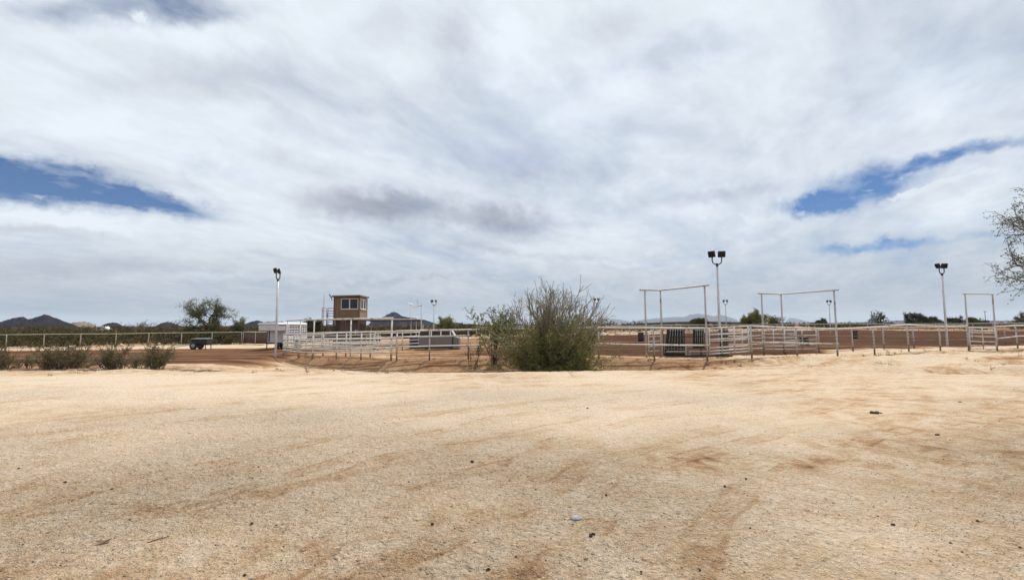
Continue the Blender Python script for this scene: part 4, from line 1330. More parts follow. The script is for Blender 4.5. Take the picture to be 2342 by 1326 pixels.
# ---- floodlights
def light_pole(loc, hp, label, yaw, heads, arm=0.27):
    e = empty('floodlight_pole', loc, yaw, label, 'light pole', 'floodlight poles round the arena')
    MB().tube([(0, 0, -0.3), (0, 0, 0.1), (0, 0, hp * 0.5), (0, 0, hp)], [0.075, 0.075, 0.066, 0.056], 10).build('pole', M['galvanised'], e)
    b = MB()
    pts = [(-arm, 0, 0.40), (-arm, 0, 0.22), (-arm * 0.85, 0, 0.10), (-arm * 0.45, 0, 0.015), (0, 0, 0.0), (arm * 0.45, 0, 0.015), (arm * 0.85, 0, 0.10), (arm, 0, 0.22), (arm, 0, 0.40)]
    b.tube([(x, y, z + hp + 0.05) for x, y, z in pts], 0.032, 8)
    b.tube([(0, 0, hp - 0.06), (0, 0, hp + 0.12)], 0.065, 10)
    b.build('bracket', M['black_metal'], e)
    for side, hy, tilt in heads:
        Mx = Matrix.Translation(Vector((side * arm, 0, hp + 0.46))) @ Matrix.Rotation(hy, 4, 'Z') @ Matrix.Rotation(tilt, 4, 'X')
        mb = MB()
        mb.bevel_box((-0.20, -0.05, 0.0), (0.20, 0.035, 0.36), 0.018, 0, Mx)
        for k in range(6):
            x = -0.15 + k * 0.06
            mb.box((x - 0.008, 0.0352, 0.04), (x + 0.008, 0.085, 0.32), 0, Mx)
        mb.box((-0.03, -0.02, -0.09), (0.03, 0.02, -0.001), 0, Mx)
        hd_ = mb.build('floodlight', M['black_metal'], e)
        mb = MB(); mb.box((-0.165, -0.058, 0.03), (0.165, -0.0505, 0.33), 0, Mx)
        mb.build('lens', M['lens'], hd_)
    return e


R90 = math.pi / 2
light_pole(gp(1648, 809, 25.8), 4.98, 'nearest floodlight pole rising behind the gate between two gateways', 0.0, [(-1, 2.25, -0.25), (1, 2.9, -0.30)])
light_pole(gp(630, 813, 30.6), 5.1, 'left floodlight pole with both heads in line beside the white trailer', 1.45, [(-1, 0.9, -0.3), (1, 0.7, -0.3)], 0.2)
light_pole(gp(2167, 793, 32.6), 5.1, 'right floodlight pole standing behind the front fence with one lamp edge on', 0.25, [(-1, 1.15, -0.35), (1, 2.75, -0.25)], 0.24)
light_pole(gp(992, 770, 65), 4.75, 'far floodlight pole between the peak and the yellow tree', 0.0, [(-1, 0.5, 0.2), (1, -1.0, 0.3)], 0.3)
light_pole(gp(1366, 768, 68), 4.75, 'far floodlight pole showing through the right twigs of the big bush', 0.0, [(-1, 0.4, 0.2), (1, -1.0, 0.3)], 0.3)
light_pole(gp(1662, 765, 76), 4.75, 'far floodlight pole just right of the nearest pole', 0.0, [(-1, 0.4, 0.2), (1, -1.35, 0.3)], 0.3)
light_pole(gp(1900, 763, 78), 4.75, 'far floodlight pole seen through the right three post gateway', 0.0, [(-1, 0.4, 0.2), (1, -1.35, 0.3)], 0.3)


# ------------------------------------------------------------------ announcer tower
def tower():
    p = at(820.5, 793, 45.0)
    z0 = gz(p.x, p.y)
    e = empty('announcer_tower', (p.x, p.y, z0), math.radians(1.5), 'brown two storey announcer tower with sliding windows and outside stairs', 'tower')
    Wd, Dp = 2.50, 2.6
    zf = 1.7 + (743.8 - 728.5) / 1050 * 45 - z0        # floor of the cabin
    zt = 1.7 + (743.8 - 679.5) / 1050 * 45 - z0
    def wall_with_hole(name, u0, u1, v0, v1, h0, h1, k0, k1, th, axis):
        mb = MB()
        segs = [(u0, u1, v0, k0), (u0, u1, k1, v1), (u0, h0, k0, k1), (h1, u1, k0, k1)]
        for (a0, a1, b0, b1) in segs:
            if axis == 'x': mb.box((a0, th[0], b0), (a1, th[1], b1))
            else: mb.box((th[0], a0, b0), (th[1], a1, b1))
        return mb.build(name, M['tan_siding'], e)
    wz0 = 1.7 + (743.8 - 707.0) / 1050 * 45 - z0; wz1 = 1.7 + (743.8 - 682.6) / 1050 * 45 - z0
    wx0, wx1 = -1.80, -0.13
    wall_with_hole('wall', -Wd, 0, zf, zt, wx0, wx1, wz0, wz1, (0.0, 0.09), 'x')
    wy0, wy1 = 0.28, 2.05
    wall_with_hole('wall', 0.093, Dp, zf, zt, wy0, wy1, wz0 + 0.02, wz1 - 0.02, (-0.09, 0.0), 'y')
    MB().box((-Wd, Dp - 0.09, zf), (-0.093, Dp, zt)).build('wall', M['tan_siding'], e)
    MB().box((-Wd, 0.093, zf), (-Wd + 0.09, Dp - 0.093, zt)).build('wall', M['tan_siding'], e)
    MB().box((-Wd + 0.05, 0.05, zf - 0.16), (-0.05, Dp - 0.05, zf - 0.003)).build('floor', M['dark_brown'], e)
    # corner boards
    for (x0, x1, y0, y1) in ((-0.10, 0.022, -0.022, -0.001), (0.001, 0.022, 0.0, 0.10), (-Wd - 0.02, -Wd + 0.10, -0.022, -0.001), (0.001, 0.022, Dp - 0.1, Dp + 0.02)):
        MB().box((x0, y0, zf - 0.02), (x1, y1, zt)).build('corner_board', M['trim_brown'], e)
    # roof: thin sloped slab with white edge
    mb = MB()
    b0 = [(-Wd - 0.14, -0.22, zt + 0.002), (0.14, -0.22, zt + 0.05), (0.14, Dp + 0.2, zt + 0.05), (-Wd - 0.14, Dp + 0.2, zt + 0.002)]
    mb.v = b0 + [(x, y, z + 0.13) for x, y, z in b0]
    for q in ((0, 3, 2, 1), (4, 5, 6, 7), (0, 1, 5, 4), (1, 2, 6, 5), (2, 3, 7, 6), (3, 0, 4, 7)): mb.face(list(q))
    rf = mb.build('roof', M['trim_brown'], e)
    mb = MB()
    mb.v = [(x * 1.0 + (0.012 if x > -1 else -0.012), y + (-0.012 if y < 1 else 0.012), z + 0.132) for x, y, z in b0] + [(x + (0.012 if x > -1 else -0.012), y + (-0.012 if y < 1 else 0.012), z + 0.185) for x, y, z in b0]
    for q in ((0, 3, 2, 1), (4, 5, 6, 7), (0, 1, 5, 4), (1, 2, 6, 5), (2, 3, 7, 6), (3, 0, 4, 7)): mb.face(list(q))
    mb.build('roof_edge', M['trim_white'], rf)
    # windows
    def window(axis, a0, a1, z0_, z1_, face):
        fw = 0.06
        mid = (a0 + a1) / 2
        mb = MB()
        def bar(u0, u1, v0, v1):
            if axis == 'x': mb.box((u0, face - 0.03, v0), (u1, face + 0.035, v1))
            else: mb.box((face - 0.035, u0, v0), (face + 0.03, u1, v1))
        bar(a0, a1, z0_, z0_ + fw); bar(a0, a1, z1_ - fw, z1_)
        bar(a0, a0 + fw, z0_ + fw, z1_ - fw); bar(a1 - fw, a1, z0_ + fw, z1_ - fw); bar(mid - 0.05, mid + 0.05, z0_ + fw, z1_ - fw)
        w = mb.build('window', M['trim_white'], e)
        for u0, u1, off in ((a0 + fw, mid - 0.05, 0.006), (mid + 0.05, a1 - fw, -0.004)):
            mb = MB()
            if axis == 'x': mb.box((u0, face + off, z0_ + fw), (u1, face + off + 0.01, z1_ - fw))
            else: mb.box((face - off - 0.01, u0, z0_ + fw), (face - off, u1, z1_ - fw))
            mb.build('pane', M['glass'], w)
        mb = MB()
        if axis == 'x': mb.box((a0 - 0.04, face - 0.07, z0_ - 0.04), (a1 + 0.04, face - 0.003, z0_ - 0.001))
        else: mb.box((face + 0.003, a0 - 0.04, z0_ - 0.04), (face + 0.09, a1 + 0.04, z0_ - 0.001))
        mb.build('sill', M['trim_white'], w)
    window('x', wx0, wx1, wz0, wz1, 0.0)
    window('y', wy0, wy1, wz0 + 0.02, wz1 - 0.02, 0.0)
    # lower storey
    MB().box((-Wd + 0.04, 0.35, 0), (-1.95, 0.43, zf - 0.17)).build('wall', M['dark_brown'], e)
    MB().box((-1.20, 0.35, 0), (-0.05, 0.43, zf - 0.17)).build('wall', M['dark_brown'], e)
    MB().box((-0.13, 0.433, 0), (-0.05, Dp - 0.05, zf - 0.17)).build('wall', M['dark_brown'], e)
    MB().box((-Wd + 0.04, 0.433, 0), (-Wd + 0.12, Dp - 0.05, zf - 0.17)).build('wall', M['dark_brown'], e)
    MB().box((-Wd + 0.123, Dp - 0.13, 0), (-0.133, Dp - 0.05, zf - 0.17)).build('wall', M['dark_brown'], e)
    mb = MB(); mb.box((-1.945, 0.36, 0.02), (-1.33, 0.40, zf - 0.20)); d = mb.build('door', M['door_brown'], e)
    mb = MB(); mb.tube([(-1.40, 0.33, 1.0), (-1.40, 0.358, 1.0)], 0.03, 8); mb.build('handle', M['galvanised'], d)
    MB().box((-1.325, 0.33, 0), (-1.205, 0.45, zf - 0.17)).build('post', M['trim_brown'], e)
    MB().box((-Wd - 0.01, -0.005, 0), (-Wd + 0.11, 0.10, zf - 0.165)).build('post', M['trim_brown'], e)
    MB().box((-0.12, -0.005, 0), (-0.0, 0.10, zf - 0.165)).build('post', M['trim_brown'], e)
    for bx in (-0.50, -0.27):
        MB().box((bx, 0.30, 1.25), (bx + 0.13, 0.348, 1.72)).build('notice_box', M['galvanised'], e)
    # platform, stairs, railing on the left
    zp = zf - 0.02
    MB().box((-Wd - 1.25, 0.2, zp - 0.14), (-Wd - 0.025, 1.5, zp - 0.02)).build('landing', M['black_metal'], e)
    mb = MB()
    for (x, y) in ((-Wd - 1.2, 0.24), (-Wd - 1.2, 1.45)):
        mb.tube([(x, y, 0), (x, y, zp + 1.1)], 0.04, 6)
    mb.build('landing_post', M['rusty_pipe'], e)
    for hh in (0.3, 0.56, 0.82, 1.08):
        mb = MB(); mb.tube([(-Wd - 0.03, 0.24, zp + hh), (-Wd - 0.66, 0.24, zp + hh)], 0.018, 6)
        mb.tube([(-Wd - 1.2, 0.24, zp + hh), (-Wd - 1.2, 1.45, zp + hh), (-Wd - 0.03, 1.45, zp + hh)], 0.018, 6)
        mb.build('railing', M['rusty_pipe'], e)
    MB().tube([(-Wd - 0.62, 0.22, zp), (-Wd - 0.62, 0.22, zp + 1.05)], 0.025, 6).build('railing_post', M['rusty_pipe'], e)
    s0 = Vector((-Wd - 0.72, 0.1, zp - 0.1)); s1 = Vector((-Wd + 0.05, -0.95, 0.0))
    for off in (0.0, 0.62):
        a = s0 + Vector((off, 0, 0)); b = s1 + Vector((off * 0.9, 0, 0))
        mb = MB()
        mb.v = [tuple(a + Vector((0, 0, -0.18))), tuple(a + Vector((0, 0, 0.1))), tuple(b + Vector((0, 0, 0.22))), tuple(b + Vector((0, 0, -0.05)))]
        mb.v += [(x + 0.05, y, z) for x, y, z in mb.v]
        for q in ((0, 1, 2, 3), (7, 6, 5, 4), (0, 4, 5, 1), (1, 5, 6, 2), (2, 6, 7, 3), (3, 7, 4, 0)): mb.face(list(q))
        mb.build('stringer', M['black_metal'], e)
    for k in range(9):
        t = (k + 0.7) / 9.5
        c = s0.lerp(s1, t)
        MB().box((c.x + 0.053, c.y - 0.13, c.z - 0.02), (c.x + 0.60, c.y + 0.13, c.z + 0.02)).build('tread', M['black_metal'], e)
    MB().tube([(s0.x, s0.y, s0.z + 1.1), (s1.x, s1.y, s1.z + 1.0)], 0.02, 6).build('handrail', M['rusty_pipe'], e)
    MB().tube([(-Wd - 0.93, -0.1, 0), (-Wd - 0.93, -0.1, zt + 0.25)], [0.035, 0.02], 6).build('mast', M['rusty_pipe'], e)
    mb = MB(); mb.tube([(-Wd - 0.02, -0.1, zt - 0.28), (-Wd - 0.2, -0.1, zt - 0.28), (-Wd - 0.2, -0.1, zt - 0.05)], 0.025, 6)
    mb.box((-0.03, -0.10, 0.0), (0.03, 0.10, 0.42), 0, Matrix.Translation(Vector((-Wd - 0.2, -0.1, zt - 0.08))) @ Matrix.Rotation(-0.55, 4, 'Y'))
    mb.build('loudspeaker', M['black_metal'], e)
    # canopy standing right of the tower
    c = empty('shade_canopy', (p.x + 0.05, p.y + 0.1, z0), 0, 'flat shade roof reaching right from the brown tower', 'canopy')
    zc = 1.7 + (743.6 - 730.0) / 1050 * 45 - z0
    MB().box((0.03, 0.15, zc - 0.16), (5.8, 2.9, zc - 0.04)).build('roof', M['door_brown'], c)
    MB().box((0.0, 0.10, zc - 0.037), (5.85, 2.95, zc + 0.03)).build('roof_sheet', M['white_paint'], c)
    for (x, y) in ((5.45, 0.3), (5.62, 2.7), (0.25, 2.7)):
        MB().tube([(x, y, -0.2), (x, y, zc - 0.165)], 0.05, 8).build('post', M['grey_pipe'], c)
    MB().box((0.1, 2.71, zc - 0.22), (5.6, 2.78, zc - 0.163)).build('beam', M['dark_brown'], c)


tower()


# brown privacy screen, and added brown sheets standing for shade by the tower
def screen_panel(label, a, b, h, zlo=0.12):
    A = Vector((a[0], a[1], gz(*a))); B = Vector((b[0], b[1], gz(*b)))
    e = empty('screen_or_shade_sheet', A, 0, label, 'fence')
    d = B - A
    L = d.length; n = d.normalized(); pr = Vector((-n.y, n.x, 0)) * 0.012
    mb = MB(); k = 14
    for s in (1, -1):
        for i in range(k + 1):
            w = 0.03 * math.sin(i * 1.9) + 0.02 * math.sin(i * 4.1)
            q = d * (i / k) + pr * s + Vector((-n.y, n.x, 0)) * w
            mb.v += [tuple(q + Vector((0, 0, zlo))), tuple(q + Vector((0, 0, h - 0.06 - 0.02 * abs(math.sin(i * 1.3)))))]
    o_ = 2 * (k + 1)
    for i in range(k):
        mb.face([2 * i, 2 * i + 2, 2 * i + 3, 2 * i + 1], 0, True)
        mb.face([o_ + 2 * i + 1, o_ + 2 * i + 3, o_ + 2 * i + 2, o_ + 2 * i], 0, True)
        mb.face([2 * i + 1, 2 * i + 3, o_ + 2 * i + 3, o_ + 2 * i + 1]); mb.face([2 * i + 2, 2 * i, o_ + 2 * i, o_ + 2 * i + 2])
    mb.build('screen', M['screen'], e)
    MB().tube([(0, 0, h), tuple(d * 0.5 + Vector((0, 0, h))), tuple(d + Vector((0, 0, h)))], 0.045, 8).build('rail', M['white_pipe'], e)
    for t in (0.0, 0.5, 1.0):
        q = d * t
        MB().tube([(q.x, q.y, q.z - 0.2), (q.x, q.y, q.z + h - 0.03)], 0.045, 8).build('post', M['white_pipe'], e)
    return e


s = px_spots([(556, 787, 58.4), (613, 786, 56.0)])
screen_panel('brown screened fence panel left of the white trailer', s[0], s[1], 1.55)
s = px_spots([(668, 788, 50.5), (770, 788, 49.5)])
screen_panel('added dark brown sheet for the shade behind the cattle alley left of the tower', s[0], s[1], 1.35, 0.75)  # dark sheet added for the shaded band behind the pens
s = px_spots([(838, 788, 50.0), (870, 788, 50.0)])
screen_panel('added short brown sheet for the shade under the roof right of the tower', s[0], s[1], 0.95, 0.3)  # dark sheet added for the dimness under the canopy


# ------------------------------------------------------------------ vehicles
def wheel(parent, c, r, w, axis='x', rim=True):
    mb = MB()
    prof = [(r * 0.62, -w / 2), (r * 0.9, -w / 2), (r, -w * 0.32), (r, w * 0.32), (r * 0.9, w / 2), (r * 0.62, w / 2)]
    mb.lathe(prof, 20, c, axis)
    t = mb.build('wheel', M['rubber'], parent)
    mb = MB()
    mb.lathe([(r * 0.2, -w * 0.53), (r * 0.6, -w * 0.52), (r * 0.6, w * 0.52), (r * 0.2, w * 0.53)], 16, c, axis)
    mb.build('rim', M['rim'], t)
    return t


def horse_trailer():
    p = at(652, 797, 43.6)
    z0 = gz(p.x, p.y)
    e = empty('livestock_trailer', (p.x, p.y, z0), math.radians(3), 'white gooseneck livestock trailer with slatted side by the left floodlight pole', 'trailer')
    W_, L_, zb, zt = 1.75, 5.0, 0.50, 2.42
    # box: floor, posts, slatted sides
    MB().box((-W_, 0, zb), (0, L_, zb + 0.12)).build('floor', M['black_metal'], e)
    MB().bevel_box((-W_, 0.0, zb + 0.123), (0, 0.05, zt - 0.1), 0.01).build('front_wall', M['alu'], e)
    MB().box((-W_ + 0.003, 0.053, zb + 0.123), (-W_ + 0.04, L_, zt - 0.1)).build('side_wall', M['white_paint'], e)
    MB().box((-0.045, 0.053, zb + 0.123), (-0.003, L_, zb + 0.75)).build('side_wall', M['white_paint'], e)
    for zz_ in (1.36, 1.60, 1.84, 2.08, 2.25):
        MB().box((-0.04, 0.053, zz_), (-0.008, L_, zz_ + 0.12)).build('slat', M['white_paint'], e)
    for k in range(9):
        y = 0.055 + k * (L_ - 0.115) / 8
        MB().box((-0.0025, y, zb + 0.123), (0.045, y + 0.06, zt - 0.1)).build('upright', M['white_paint'], e)
    MB().box((-W_ + 0.043, L_ - 0.04, zb + 0.123), (-0.05, L_ - 0.003, zt - 0.1)).build('rear_gate', M['alu'], e)
    # roof with rounded edges
    prof = [(-W_ - 0.05, zt - 0.097), (-W_ - 0.05, zt - 0.02), (-W_ + 0.1, zt + 0.07), (-W_ * 0.5, zt + 0.11), (-0.1, zt + 0.07), (0.06, zt - 0.02), (0.06, zt - 0.097)]
    mb = MB(); n = len(prof)
    for y in (-1.62, L_ + 0.04): mb.v += [(x, y, z) for x, z in prof]
    mb.face(list(range(n))); mb.face([n + i for i in range(n - 1, -1, -1)])
    for i in range(n):
        j = (i + 1) % n
        mb.face([j, i, n + i, n + j])
    mb.build('roof', M['white_paint'], e)
    mb = MB(); mb.bevel_box((-W_, -1.6, 1.72), (0, -0.003, zt - 0.1), 0.06); mb.build('gooseneck', M['alu'], e)
    mb = MB(); mb.tube([(-W_ / 2, -1.35, 1.72), (-W_ / 2, -1.35, 0.75)], 0.06, 8); mb.tube([(-W_ / 2 - 0.3, -1.1, 1.70), (-W_ / 2 - 0.3, -1.1, 0.1)], 0.045, 8)
    mb.build('coupler', M['black_metal'], e)
    for y in (2.5, 3.35):
        for x in (0.06, -W_ - 0.06):
            wheel(e, (x, y, 0.37), 0.37, 0.2)
    for x in (0.045, -W_ - 0.165):
        mb = MB(); mb.box((x, 2.05, 0.78), (x + 0.12, 3.8, 0.83)); mb.build('fender', M['alu'], e)


horse_trailer()


def black_cart():
    p = gp(450, 797, 45.5)
    e = empty('black_cart', p, math.radians(4), 'black two wheeled cart with a long drawbar below the mesquite tree', 'cart')
    MB().bevel_box((-0.25, -0.45, 0.52), (1.15, 0.45, 1.02), 0.03).build('tank', M['black_metal'], e)
    MB().box((-0.3, -0.48, 1.023), (1.2, 0.48, 1.06)).build('lid', M['alu'], e)
    MB().box((-0.3, -0.35, 0.42), (1.2, 0.35, 0.517)).build('frame', M['black_metal'], e)
    for y in (-0.56, 0.56): wheel(e, (0.0, y, 0.34), 0.34, 0.2, 'y')
    mb = MB(); mb.tube([(0.0, -0.5, 0.34), (0, 0.5, 0.34)], 0.04, 8); mb.build('axle', M['black_metal'], e)
    mb = MB(); mb.tube([(-0.25, -0.3, 0.46), (-1.1, -0.06, 0.36), (-2.1, 0, 0.24)], 0.04, 6); mb.tube([(-0.25, 0.3, 0.46), (-1.1, 0.06, 0.36), (-2.05, 0, 0.25)], 0.04, 6)
    mb.build('drawbar', M['grey_pipe'], e)
    mb = MB(); mb.tube([(-2.1, 0, 0.24), (-2.1, 0, -0.02)], 0.035, 6); mb.build('jack', M['black_metal'], e)
    for x, y in ((1.0, -0.36), (1.15, 0.3)):
        MB().tube([(x, y, 0.42), (x + 0.03, y, -0.03)], 0.04, 6).build('leg', M['black_metal'], e)


black_cart()


def utility_vehicle():
    p = gp(1050, 799, 34.0)
    e = empty('utility_vehicle', p, math.radians(2), 'grey utility vehicle with dark window band parked behind the front fence', 'vehicle')
    def P(name, poly, mat, x=None):
        # outline in (x,z) pulled along y
        mb = MB(); n = len(poly)
        y0, y1 = x or (-0.05, 1.45)
        mb.v = [(a, y0, b) for a, b in poly] + [(a, y1, b) for a, b in poly]
        mb.face(list(range(n))); mb.face([n + i for i in range(n - 1, -1, -1)])
        for i in range(n):
            j = (i + 1) % n
            mb.face([j, i, n + i, n + j])
        return mb.build(name, M[mat], e)
    P('body', [(-2.95, 0.20), (-0.05, 0.20), (0.0, 0.42), (-0.02, 0.82), (-0.35, 0.92), (-2.95, 0.92)], 'silver_paint')
    P('bumper', [(-0.45, 0.05), (0.05, 0.05), (0.05, 0.197), (-0.45, 0.197)], 'silver_paint', (-0.1, 1.5))
    P('sill', [(-2.9, 0.06), (-0.5, 0.06), (-0.5, 0.197), (-2.9, 0.197)], 'black_metal', (-0.03, 1.4))
    P('cabin', [(-2.9, 0.922), (-0.35, 0.922), (-0.62, 1.36), (-2.85, 1.36)], 'navy_paint', (0.03, 1.37))
    P('roof', [(-2.95, 1.362), (-0.62, 1.362), (-0.7, 1.45), (-2.9, 1.45)], 'white_paint', (-0.03, 1.43))
    for x in (-2.65, -1.95, -1.25):
        mb = MB(); mb.box((x, 0.015, 0.98), (x + 0.55, 0.028, 1.30)); mb.build('window', M['glass'], e)
    for x in (-2.08, -1.38, -0.68):
        mb = MB(); mb.box((x, 0.008, 0.925), (x + 0.08, 0.03, 1.36)); mb.build('pillar', M['white_paint'], e)
    mb = MB(); mb.v = [(-0.34, 0.06, 0.93), (-0.34, 1.34, 0.93), (-0.60, 1.34, 1.36), (-0.60, 0.06, 1.36), (-0.30, 0.06, 0.93), (-0.30, 1.34, 0.93), (-0.56, 1.34, 1.36), (-0.56, 0.06, 1.36)]
    for q in ((0, 1, 2, 3), (7, 6, 5, 4), (0, 4, 5, 1), (1, 5, 6, 2), (2, 6, 7, 3), (3, 7, 4, 0)): mb.face(list(q))
    mb.build('windscreen', M['alu'], e)  # bright metal instead of glass stands in for the glare
    mb = MB(); mb.box((-0.52, -0.06, 0.31), (-0.42, -0.052, 0.915)); mb.build('door_gap', M['black_metal'], e)
    for x in (-2.4, -0.62):
        for y in (0.12, 1.28): wheel(e, (x, y, 0.24), 0.24, 0.18, 'y')


utility_vehicle()


def white_van():
    p = at(231, 760, 210)
    e = empty('white_van', (p.x, p.y, 1.7 - (754.8 - 746.8) / 1050 * 210 - 0.3), math.radians(-4), 'white van far off among the scrub below the pale hill', 'van')
    prof = [(-2.7, 0.35), (2.75, 0.35), (2.75, 1.0), (2.2, 1.25), (1.7, 1.95), (-2.6, 2.05), (-2.75, 1.9)]
    mb = MB(); n = len(prof)
    mb.v = [(a, 0, b) for a, b in prof] + [(a, 2.0, b) for a, b in prof]
    mb.face(list(range(n))); mb.face([n + i for i in range(n - 1, -1, -1)])
    for i in range(n):
        j = (i + 1) % n
        mb.face([j, i, n + i, n + j])
    mb.build('body', M['white_paint'], e)
    for x0, x1 in ((-2.4, -1.1), (-0.9, 0.3), (0.5, 1.6)):
        MB().box((x0, -0.012, 1.2), (x1, -0.002, 1.75)).build('window', M['glass'], e)
    for x in (-1.8, 1.8):
        for y in (0.1, 1.9): wheel(e, (x, y, 0.36), 0.36, 0.25, 'y')


white_van()


# ------------------------------------------------------------------ barrels, chute
def barrel(px, py, Y, label, mat, r=0.29, h=0.86):
    e = empty('barrel', gp(px, py, Y), 0.3, label, 'barrel', 'barrels standing on the arena dirt')
    pr = [(r * 0.96, 0), (r, 0.02)]
    for z in (0.28, 0.58):
        pr += [(r, z * h / 0.88 - 0.03), (r + 0.014, z * h / 0.88), (r, z * h / 0.88 + 0.03)]
    pr += [(r, h - 0.02), (r + 0.008, h - 0.01), (r + 0.008, h), (r - 0.02, h), (r - 0.03, h - 0.015)]
    MB().lathe(pr, 20).build('shell', M[mat], e)
    MB().lathe([(0.03, h - 0.014), (0.03, h + 0.006)], 10, (r * 0.55, 0, 0)).build('bung', M['galvanised'], e)


barrel(1466, 778, 47, 'black barrel standing far out left of the left three post gateway', 'barrel_black')
barrel(1840, 790, 34.5, 'black barrel seen between rails inside the right three post gateway', 'barrel_black', 0.29, 0.62)
barrel(1955, 774, 49.5, 'black barrel right of the right three post gateway post', 'barrel_black')
barrel(947, 795, 38, 'dark blue barrel behind the holding pen left of the utility vehicle', 'barrel_blue', 0.38, 0.95)


def chute():
    a = gp(1527, 815, 23.9)
    e = empty('roping_chute', a, math.radians(1), 'black slatted roping chute on skids behind the left gateway', 'chute')
    L = 3.28
    for y in (0.0, 0.75):
        MB().bevel_box((-0.1, y - 0.04, 0.0), (L + 0.1, y + 0.04, 0.09), 0.01).build('skid', M['black_metal'], e)
    mb = MB()
    for z in (0.26,):
        mb.box((-0.05, -0.03, z), (L * 0.28, 0.03, z + 0.05)); mb.box((L * 0.34, -0.03, z), (L * 0.70, 0.03, z + 0.04))
        mb.box((L * 0.34, -0.03, 0.091), (L * 0.34 + 0.05, 0.03, z - 0.001)); mb.box((L * 0.28, -0.035, 0.091), (L * 0.28 + 0.06, 0.03, z + 0.3))
    mb.build('base_frame', M['grey_pipe'], e)
    for z in (0.42, 0.72, 1.02, 1.28):
        MB().box((L * 0.01, -0.025, z), (L * 0.98, 0.02, z + 0.04)).build('rail', M['black_metal'], e)
    def panel(x0, x1, lean, zlo, nb):
        mb = MB()
        mb.v = [(x0 - lean, 0.10, zlo), (x1, 0.10, zlo), (x1 - 0.02, 0.10, 1.42), (x0, 0.10, 1.42), (x0 - lean, 0.15, zlo), (x1, 0.15, zlo), (x1 - 0.02, 0.15, 1.42), (x0, 0.15, 1.42)]
        for q in ((0, 1, 2, 3), (7, 6, 5, 4), (0, 4, 5, 1), (1, 5, 6, 2), (2, 6, 7, 3), (3, 7, 4, 0)): mb.face(list(q))
        pn = mb.build('panel', M['black_metal'], e)
        for k in range(nb):
            t = (k + 0.8) / (nb + 0.4)
            xb = (x0 - lean * 0.7) + (x1 - x0 + lean * 0.5) * t; xt = x0 + 0.06 + (x1 - x0 - 0.1) * t
            MB().tube([(xb, 0.065, zlo + 0.12 + 0.05 * (k % 2)), (xt, 0.065, 1.40)], 0.012, 6).build('bar', M['grey_pipe'], pn)
    panel(0.05, 0.98, 0.18, 0.10, 6)
    panel(1.42, 2.0, 0.05, 0.42, 5)
    panel(2.82, 3.25, 0.05, 0.10, 4)
    for x in (0.0, L * 0.62, L - 0.02):
        MB().box((x, 0.72, 0.091), (x + 0.06, 0.78, 1.40)).build('post', M['black_metal'], e)


chute()

# ------------------------------------------------------------------ far things: overpass, utility poles
def overpass():
    D = 390.0
    P = lambda px, py, y=D: at(px, py, y)
    o = P(1580, 741)
    e = empty('overpass', (o.x, o.y, -0.5), 0, 'dark low road overpass on the horizon below the blue mountains', 'bridge')
    line = [P(1425, 744.5), P(1470, 741), P(1530, 738.2), P(1590, 737.0), P(1650, 737.6), P(1700, 739)]
    base = Vector((o.x, o.y, -0.5))
    for name, dz0, dz1, y0, y1, mat in (('deck', -1.1, 0.0, 0, 9, 'concrete'), ('parapet', 0.003, 0.75, 0, 0.4, 'concrete')):
        mb = MB(); n = len(line)
        for p in line:
            q = p - base
            mb.v += [(q.x, y0, q.z + dz0), (q.x, y1, q.z + dz0), (q.x, y1, q.z + dz1), (q.x, y0, q.z + dz1)]
        for i in range(n - 1):
            for k in range(4):
                k2 = (k + 1) % 4
                mb.face([4 * i + k, 4 * i + k2, 4 * i + 4 + k2, 4 * i + 4 + k])
        mb.face([3, 2, 1, 0]); mb.face([4 * (n - 1) + i for i in range(4)])
        mb.build(name, M['wood_pole'], e)
    for px in (1548, 1573, 1610):
        q = P(px, 740) - base
        MB().box((q.x - 0.9, 1, -0.5), (q.x + 0.9, 8, q.z - 0.8)).build('pier', M['concrete'], e)


overpass()


def utility_pole(px, Y, ytop, label, arm=True):
    b = at(px, 745, Y)
    zt = at(px, ytop, Y).z
    e = empty('utility_pole', (b.x, b.y, -0.5), 0.2, label, 'utility pole')
    h = zt + 0.5
    MB().tube([(0, 0, 0), (0, 0, h * 0.5), (0, 0, h)], [0.17, 0.14, 0.11], 8).build('pole', M['wood_pole'], e)
    if arm:
        MB().box((-1.2, -0.22, h - 0.45), (1.2, -0.115, h - 0.28)).build('crossarm', M['wood_pole'], e)
        for x in (-1.05, 0.0, 1.05):
            MB().tube([(x, -0.17, h - 0.279), (x, -0.17, h - 0.1)], 0.04, 6).build('insulator', M['galvanised'], e)


utility_pole(1995, 190, 712, 'bare wooden utility pole left of the round bare tree', False)
utility_pole(2255, 240, 711, 'wooden utility pole with crossarm inside the narrow gateway')
utility_pole(2131, 500, 727, 'tiny distant utility pole left of the right light pole')
utility_pole(1774, 200, 720, 'thin wooden pole behind the right three post gateway', False)
utility_pole(1593, 300, 727, 'dark short pole beside the overpass below the blue mountains', False)


# ------------------------------------------------------------------ stones and scraps
def stone_mesh(rng, sx, sy, sz, n=2):
    import bmesh
    bm = bmesh.new()
    bmesh.ops.create_icosphere(bm, subdivisions=n, radius=1.0)
    ph = rng.uniform(0, 6, 6)
    for v in bm.verts:
        c = v.co
        k = 1 + 0.16 * math.sin(3 * c.x + ph[0]) + 0.14 * math.sin(4 * c.y + ph[1]) + 0.12 * math.sin(5 * c.z + ph[2]) + 0.1 * math.sin(7 * (c.x + c.y) + ph[3])
        v.co = Vector((c.x * sx * k, c.y * sy * k, c.z * sz * k))
    me = bpy.data.meshes.new('stone')
    bm.to_mesh(me); bm.free()
    return me


